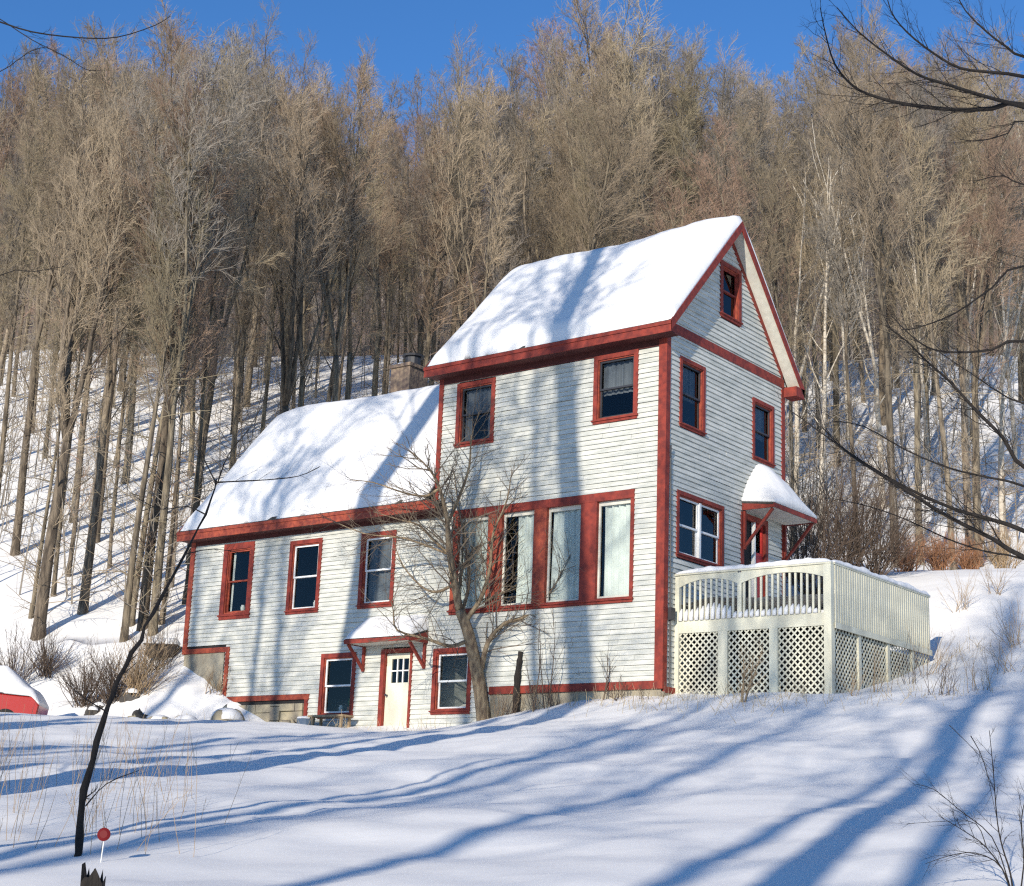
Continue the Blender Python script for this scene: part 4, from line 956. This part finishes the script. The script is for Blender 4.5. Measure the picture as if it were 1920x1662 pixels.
# bushes behind the deck, orange brush, hillside brambles
k = 0
for u, t, H_, n, m, lab in ((1525, 45, 4.4, 30, 'brush', 'large dark leafless bush behind the deck, next to the side canopy'), (1585, 46, 4.2, 32, 'brush', 'large dark leafless bush in the middle of the row behind the deck'),
  (1640, 46, 3.4, 28, 'brush', 'dark leafless bush at the right end of the row behind the deck'), (1500, 48, 4.4, 16, 'tanbrush', 'tall grey bush right beside the rear corner of the house'),
  (1700, 49, 1.7, 30, 'orange', 'orange-brown brush at the left end of the orange row, right of the deck'), (1760, 50, 1.9, 34, 'orange', 'orange-brown brush in the middle of the orange row'), (1820, 51, 1.8, 30, 'orange', 'orange-brown brush at the right end of the orange row'), (1880, 49.5, 1.6, 26, 'tanbrush', 'tan brush beside the orange row near the right edge')):
    s = (u-960)/3000*t*1.02
    for _ in range(4):
        x, y = xy(s, t); d = np.array([x, y, gz(x, y)])-CAM; f = d@Fv; s += (u-(960+3000*(d@Rv)/f))/3000*f
    k += 1; shrub(0, 0, 0, int(n*1.9), H_*(.75 if m == 'orange' else 1.0), 1.0, m, lab, 70+k, .015, 2, 8, name='bush', place=xy(s, t))
PL = ['near the deck foot', 'beside the lattice', 'on the bank halfway up', 'below the orange row', 'near the right edge', 'above the long shadow', 'low on the right bank', 'on top of the right bank', 'right of the deck corner', 'at the right edge below the brush']
for i, (u, v, t, H_, n) in enumerate(((1650, 1300, 34.5, 1.1, 8), (1600, 1330, 33.5, .9, 7), (1740, 1250, 36.5, 1.3, 10), (1800, 1160, 42, 1.3, 12), (1890, 1240, 34, 1.2, 10), (1755, 1318, 32, .9, 12), (1840, 1290, 32.5, 1.1, 9), (1870, 1120, 43, 1.3, 12), (1700, 1270, 35.5, 1.2, 8), (1905, 1180, 37, 1.3, 12))):
    shrub(u, v, t, n, H_, .9, 'tanbrush' if i not in (5, 8) else 'brush', 'thin leafless bramble '+PL[i], 90+i, .007, 2, 5, name='brambles')
# lower right near shrub
def near_shrub():
    rng = random.Random(77); t = 12.0; p = at(1900, 1690, t); z = gz(p[0], p[1]); root = thing('shrub', (p[0], p[1], z), 'dark twiggy shrub in the lower right foreground corner', 'shrub'); b = MB()
    L = [([(1905, 1720), (1895, 1640), (1880, 1590), (1870, 1540), (1862, 1440), (1855, 1370)], .008), ([(1905, 1720), (1890, 1650), (1850, 1590), (1810, 1560), (1760, 1530)], .007), ([(1905, 1720), (1880, 1630), (1830, 1600), (1780, 1605), (1735, 1620)], .006), ([(1905, 1720), (1920, 1620), (1915, 1540), (1930, 1470)], .007),
      ([(1890, 1650), (1860, 1570), (1800, 1520), (1750, 1480), (1710, 1470)], .005), ([(1905, 1720), (1940, 1640), (1960, 1560)], .007), ([(1850, 1590), (1830, 1545), (1780, 1540), (1700, 1545)], .004), ([(1820, 1380), (1845, 1430), (1870, 1540)], .004), ([(1780, 1360), (1830, 1410), (1862, 1450)], .003)]
    for pts, r in L: P = smooth_line(pxl(pts, t, rng.uniform(-.3, .3))); b.tube(P, taper(r, r*.3, len(P)), 5, False); sub(b, P, r, rng, 9, .3, 2, (.4, .9), .05, 3, .5, .3)
    b.build('stems', M[M_], root, recalc=False)
near_shrub()
# left brush around the bank
for i, (u, v, t, H_, n, m) in enumerate(((30, 1225, 48, 2.0, 50, 'brush'), (90, 1215, 48.5, 1.6, 44, 'brush'), (165, 1260, 46, 1.7, 60, 'brush'), (215, 1270, 45.5, 1.9, 70, 'brush'), (262, 1275, 45.3, 1.9, 60, 'tanbrush'), (300, 1250, 46.5, 1.5, 36, 'brush'), (405, 1290, 45, .8, 12, 'tanbrush'))):
    shrub(u, v, t, n, H_, 1.3, m, ['brown brush behind the snow covered car', 'brown brush right behind the end of the car', 'dark bush on the bank left of the leaning sapling', 'dark dense bush on the bank behind the leaning sapling', 'tan bush on the bank right of the leaning sapling', 'sparse bush below the dark clump of trunks', 'small weeds by the wing foundation'][i], 110+i, .012, 2, 6, name='bush')
# undergrowth of thin poles and saplings on the slope
def undergrowth():
    rng = random.Random(61); b = MB()
    for i in range(560):
        t = rng.uniform(53, 104); s = rng.uniform(-.35, .35)*t
        if t < 58 and -10 < s < 10: continue
        x, y = xy(s, t); z = gz(x, y); L = rng.uniform(1.5, 7.5); P, _ = wander((x, y, z-.1), Vector((rng.gauss(0, .07), rng.gauss(0, .07), 1)).normalized(), L, 6, rng, .05, .03); r = .009+L*.0045
        b.tube(P, taper(r, .006, 7), 4, False); sub(b, P, r, rng, int(4+L*2), L*.2, 1, (.4, .9), .06, 3, .5, .25)
    o = b.build('undergrowth', M['twigG'], None, recalc=False); tag(o, 'tangle of thin saplings and undergrowth between the trees on the snow slope', 'undergrowth', kind='stuff')
undergrowth()
# dry weeds in the left foreground
def weeds():
    rng = random.Random(55); b = MB()
    for i in range(190):
        u = rng.choice([rng.uniform(20, 140), rng.uniform(190, 480), rng.uniform(230, 420), rng.uniform(60, 260)]); t = rng.uniform(13.5, 24); x, y = xy((u-960)/3000*t*1.02, t); z = gz(x, y)
        d = Vector((rng.gauss(.05, .16), rng.gauss(0, .16), 1)).normalized(); L = rng.uniform(.25, .85)*(1.3 if rng.random() < .2 else 1); P, _ = wander((x, y, z-.05), d, L, 6, rng, .05, -.015); b.tube(P, taper(.003, .0014, 7), 3, False)
        if rng.random() < .6: sub(b, P, .0026, rng, 5, .16, 0, (.3, .7), .04, 3, .6, .5)
    o = b.build('dry_weeds', M['tanbrush'], None, recalc=False); tag(o, 'thin dry weed stalks scattered over the snow in the left foreground', 'weeds', kind='stuff')
    b = MB()
    for i in range(420):
        c = rng.choice([(1440, 1340, 32.5, 70), (1330, 1335, 33.5, 60), (1250, 1345, 34.5, 60), (1700, 1320, 32, 120), (1130, 1350, 36.5, 60), (1800, 1200, 38, 110), (700, 1368, 39.7, 150)]); p = at(c[0]+rng.gauss(0, c[3]), c[1], c[2]+rng.gauss(0, .8)); x, y = p[0], p[1]; z = gz(x, y)
        if y > -.15 and x < 4.2: y = -.3-rng.random(); z = gz(x, y)
        d = Vector((rng.gauss(0, .35), rng.gauss(0, .35), 1)).normalized(); P, _ = wander((x, y, z-.05), d, rng.uniform(.15, .5), 4, rng, .1, -.05); b.tube(P, taper(.006, .003, 5), 3, False)
    o = b.build('dry_grass', M['straw'], None, recalc=False); tag(o, 'pale dry grass stems poking through the snow along the house and deck', 'grass', kind='stuff')
weeds()
# ------------------------------------------------------------------ snow bank, boulders, woodpile lid
def mound(u, v, t, rx, ry, h, name, m, lab, seed, cat, rough=.15, kind=None, yaw=0):
    p = at(u, v, t); z = gz(p[0], p[1]); V = []; F = []; A, B_ = 28, 9; c, s_ = math.cos(yaw+YAW), math.sin(yaw+YAW)
    for j in range(B_+1):
        ph = (j/B_)*1.5708
        for i in range(A):
            an = 6.283*i/A; nn = 1+rough*noise.noise((math.cos(an)*1.3+seed, math.sin(an)*1.3, j*.25)); rr = math.cos(ph)*nn
            lx, ly = rx*rr*math.cos(an), ry*rr*math.sin(an); V.append((p[0]+lx*c-ly*s_, p[1]+lx*s_+ly*c, z-.15+(h+.15)*math.sin(ph)*nn))
    for j in range(B_):
        for i in range(A): F.append((j*A+i, j*A+(i+1) % A, (j+1)*A+(i+1) % A, (j+1)*A+i))
    b = MB(); b.v = V; b.f = F; o = b.build(name, M[m], None, smooth=True); tag(o, lab, cat, kind=kind); return o
def rock(u, v, t, r, lab, seed, cap=True):
    o = mound(u, v, t, r, r*.8, r*.75, 'boulder', 'stone', lab, seed, 'boulder', .5)
    if cap:
        p = at(u, v, t); z = gz(p[0], p[1]); V = []; F = []
        for j in range(6):
            for i in range(20): ph = j/5*1.57; an = 6.283*i/20; V.append((p[0]+r*.82*math.cos(ph)*math.cos(an), p[1]+r*.66*math.cos(ph)*math.sin(an), z+r*.42+r*.55*math.sin(ph)))
        for j in range(5):
            for i in range(20): F.append((j*20+i, j*20+(i+1) % 20, (j+1)*20+(i+1) % 20, (j+1)*20+i))
        F.append(tuple(range(19, -1, -1))); b = MB(); b.v = V; b.f = F; b.build('snow_cap', M['roofsnow'], o, smooth=True, recalc=True)
M['rockdark'] = mat('dark_rock', (.11, .10, .09), .95, vary=.5, scale=3, bump=.8, bscale=6)
rock(252, 1332, 42.6, .55, 'boulder with a snow cap in the bank below the dark bush', 1); rock(300, 1338, 42.4, .5, 'boulder in the bank right of the snow capped one', 2); rock(425, 1335, 43, .6, 'boulder at the right end of the bank by the stone foundation', 3)
rock(545, 1345, 42.6, .4, 'dark boulder against the stone foundation', 4, False); rock(350, 1336, 42.4, .5, 'boulder in the middle of the snowy bank', 5)
def lid():
    x, y = xy(-9.9, 46.0); x, y = xy(-9.9, 47.2); z = gz(x, y)+.08; t = thing('woodbox', (x, y, z), 'dark low box with a snow covered lid beside the left corner of the wing', 'box'); X = lambda a, b_, c: (x+a*RH[0]+b_*FH[0], y+a*RH[1]+b_*FH[1], z+c)
    b = MB(); b.box(-.55, .3, -.4, .4, -.12, .18, X); b.box(-.62, .36, -.46, .46, .18, .22, X); b.build('box_body', M['rockdark'], t)
    V = []; b = MB()
    b.tube([X(-.6, 0, .21), X(-.5, 0, .25), X(.25, 0, .25), X(.33, 0, .21)], [.1, .2, .2, .1], 10); b.build('snow_cover', M['roofsnow'], t, smooth=True)
lid()
rr_ = random.Random(8)
for i in range(7):
    u = rr_.uniform(110, 440); t = rr_.uniform(42.3, 45.5); rock(u, 1330, t, rr_.uniform(.2, .4), 'dark rock half buried in the lumpy snow bank left of the wing', 20+i, i % 2 == 0); o = bpy.context.scene.objects[-1]
for o in bpy.data.objects:
    if o.name.startswith('boulder') and 'half buried' in o.get('label', ''): o['group'] = 'rocks in the snow bank'; o.data.materials[0] = M['rockdark']
# tub and bench like clutter under the basement window
b0 = thing('bench', (-9.9, -.45, -.95), 'low weathered bench under the basement window left of the door', 'bench'); b = MB(); b.box(-10.35, -9.1, -.7, -.3, -.58, -.53); b.build('seat', M['tanbrush'], b0)
for x in (-10.25, -9.25):
    for y in (-.66, -.36): b = MB(); b.box(x, x+.06, y, y+.06, -1.5, -.58); b.build('leg', M['tanbrush'], b0)
tb = thing('bucket', (-10.55, -.5, -1.0), 'blue-grey bucket beside the low bench by the basement window', 'bucket'); b = MB(); b.tube([(-10.6, -.5, -1.15), (-10.6, -.5, -.62), (-10.6, -.5, -.6)], [.19, .24, .25], 16); b.build('bucket', M['bluetub'], tb); b = MB(); b.tube([(-10.6, -.5, -.61), (-10.6, -.5, -.56), (-10.6, -.5, -.53)], [.25, .22, .05], 16); b.build('snow_cap', M['roofsnow'], tb)
# ------------------------------------------------------------------ CAR
def car():
    # local: x along length (nose +x), y width, z up
    s0, t0 = -14.2, 42.3; x0, y0 = xy(s0, t0); z0 = gz(x0, y0)+.22; ang = YAW+.12+math.pi; c, s_ = math.cos(ang), math.sin(ang)
    X = lambda a, b_, h: (x0+a*c-b_*s_, y0+a*s_+b_*c, z0+h)
    root = thing('parked_car', (x0, y0, z0), 'red car under a thick blanket of snow parked at the left edge', 'car')
    prof = [(-2.15, .35), (-2.2, .75), (-2.05, .95), (-1.2, 1.0), (1.1, .98), (1.85, .88), (2.15, .74), (2.2, .5), (2.1, .32), (1.75, .28), (-1.7, .28)]
    b = MB(); V = []; n = len(prof)
    for k, yy in enumerate((-.84, -.78, .78, .84)):
        for (px_, pz) in prof: V.append(X(px_*(1 if k in (1, 2) else .985), yy, pz if k in (1, 2) else pz-.03 if pz > .6 else pz+.02))
    F = [tuple(range(n)), tuple(range(4*n-1, 3*n-1, -1))]
    for k in range(3):
        for i in range(n): j = (i+1) % n; F.append((k*n+i, (k+1)*n+i, (k+1)*n+j, k*n+j))
    b.v = V; b.f = F; b.build('body', M['carred'], root)
    b = MB(); g = [(-1.75, .96), (-1.25, 1.42), (.15, 1.45), (1.0, .96)]; b.prism([X(a, -.7, h) for a, h in g], np.array(X(0, .7, 0))-np.array(X(0, -.7, 0))); b.build('windows', M['carglass'], root)
    b = MB(); b.prism([X(-1.3, -.66, 1.4), X(-1.2, -.66, 1.47), X(.12, -.66, 1.49), X(.25, -.66, 1.41)], np.array(X(0, .66, 0))-np.array(X(0, -.66, 0))); b.build('roof', M['carred'], root)
    for a in (-1.38, 1.38):
        for sd in (-1, 1):
            w = MB(); w.tube([X(a, sd*.66, .31), X(a, sd*.84, .31), X(a, sd*.86, .31)], [.31, .31, .27], 24); wo = w.build('wheel', M['rubber'], root); r_ = MB(); r_.tube([X(a, sd*.85, .31), X(a, sd*.872, .31)], [.19, .17], 16); r_.build('rim', M['metal'], wo)
    for sd in (-1, 1): h = MB(); h.tube([X(2.12, sd*.6, .64), X(2.19, sd*.58, .63), X(2.2, sd*.58, .63)], [.11, .10, .02], 14); h.build('headlight', M['white'], root)
    b = MB(); b.box(2.16, 2.235, -.72, .72, .33, .5, X); b.build('bumper', M['metal'], root)
    NX, NY = 60, 20; V = []; F = []
    sp_ = [(-2.2, .78), (-2.0, .98), (-1.8, 1.04), (-1.25, 1.47), (.15, 1.5), (1.0, 1.06), (1.2, .99), (1.85, .9), (2.1, .78), (2.2, .66)]
    for i in range(NX+1):
        a = -2.2+4.4*i/NX; zr = np.interp(a, [q[0] for q in sp_], [q[1] for q in sp_])
        for j in range(NY+1):
            q = -1+2*j/NY; wd = .84; cab = np.clip((zr-1.0)/.45, 0, 1); zz = zr-.42*cab*max(0, abs(q)-.72)/.28; e = (1-abs(q)**5)**.5*(1-abs(a/2.22)**8)**.5
            V.append(X(a, q*wd, zz+.02+.24*e*(1+.25*noise.noise((a*1.2, q*1.5, 3)))))
    nv = len(V)
    for i in range(NX+1):
        a = -2.2+4.4*i/NX; zr = np.interp(a, [q[0] for q in sp_], [q[1] for q in sp_])
        for j in range(NY+1): q = -1+2*j/NY; cab = np.clip((zr-1.0)/.45, 0, 1); V.append(X(a, q*.84, zr-.42*cab*max(0, abs(q)-.72)/.28-.03))
    I = lambda i, j, o=0: o+i*(NY+1)+j
    for i in range(NX):
        for j in range(NY): F += [(I(i, j), I(i+1, j), I(i+1, j+1), I(i, j+1)), (I(i, j, nv), I(i, j+1, nv), I(i+1, j+1, nv), I(i+1, j, nv))]
        F += [(I(i, 0), I(i, 0, nv), I(i+1, 0, nv), I(i+1, 0)), (I(i, NY), I(i+1, NY), I(i+1, NY, nv), I(i, NY, nv))]
    for j in range(NY): F += [(I(0, j), I(0, j+1), I(0, j+1, nv), I(0, j, nv)), (I(NX, j), I(NX, j, nv), I(NX, j+1, nv), I(NX, j+1))]
    b = MB(); b.v = V; b.f = F; b.build('snow_cover', M['roofsnow'], root, smooth=True)
car()
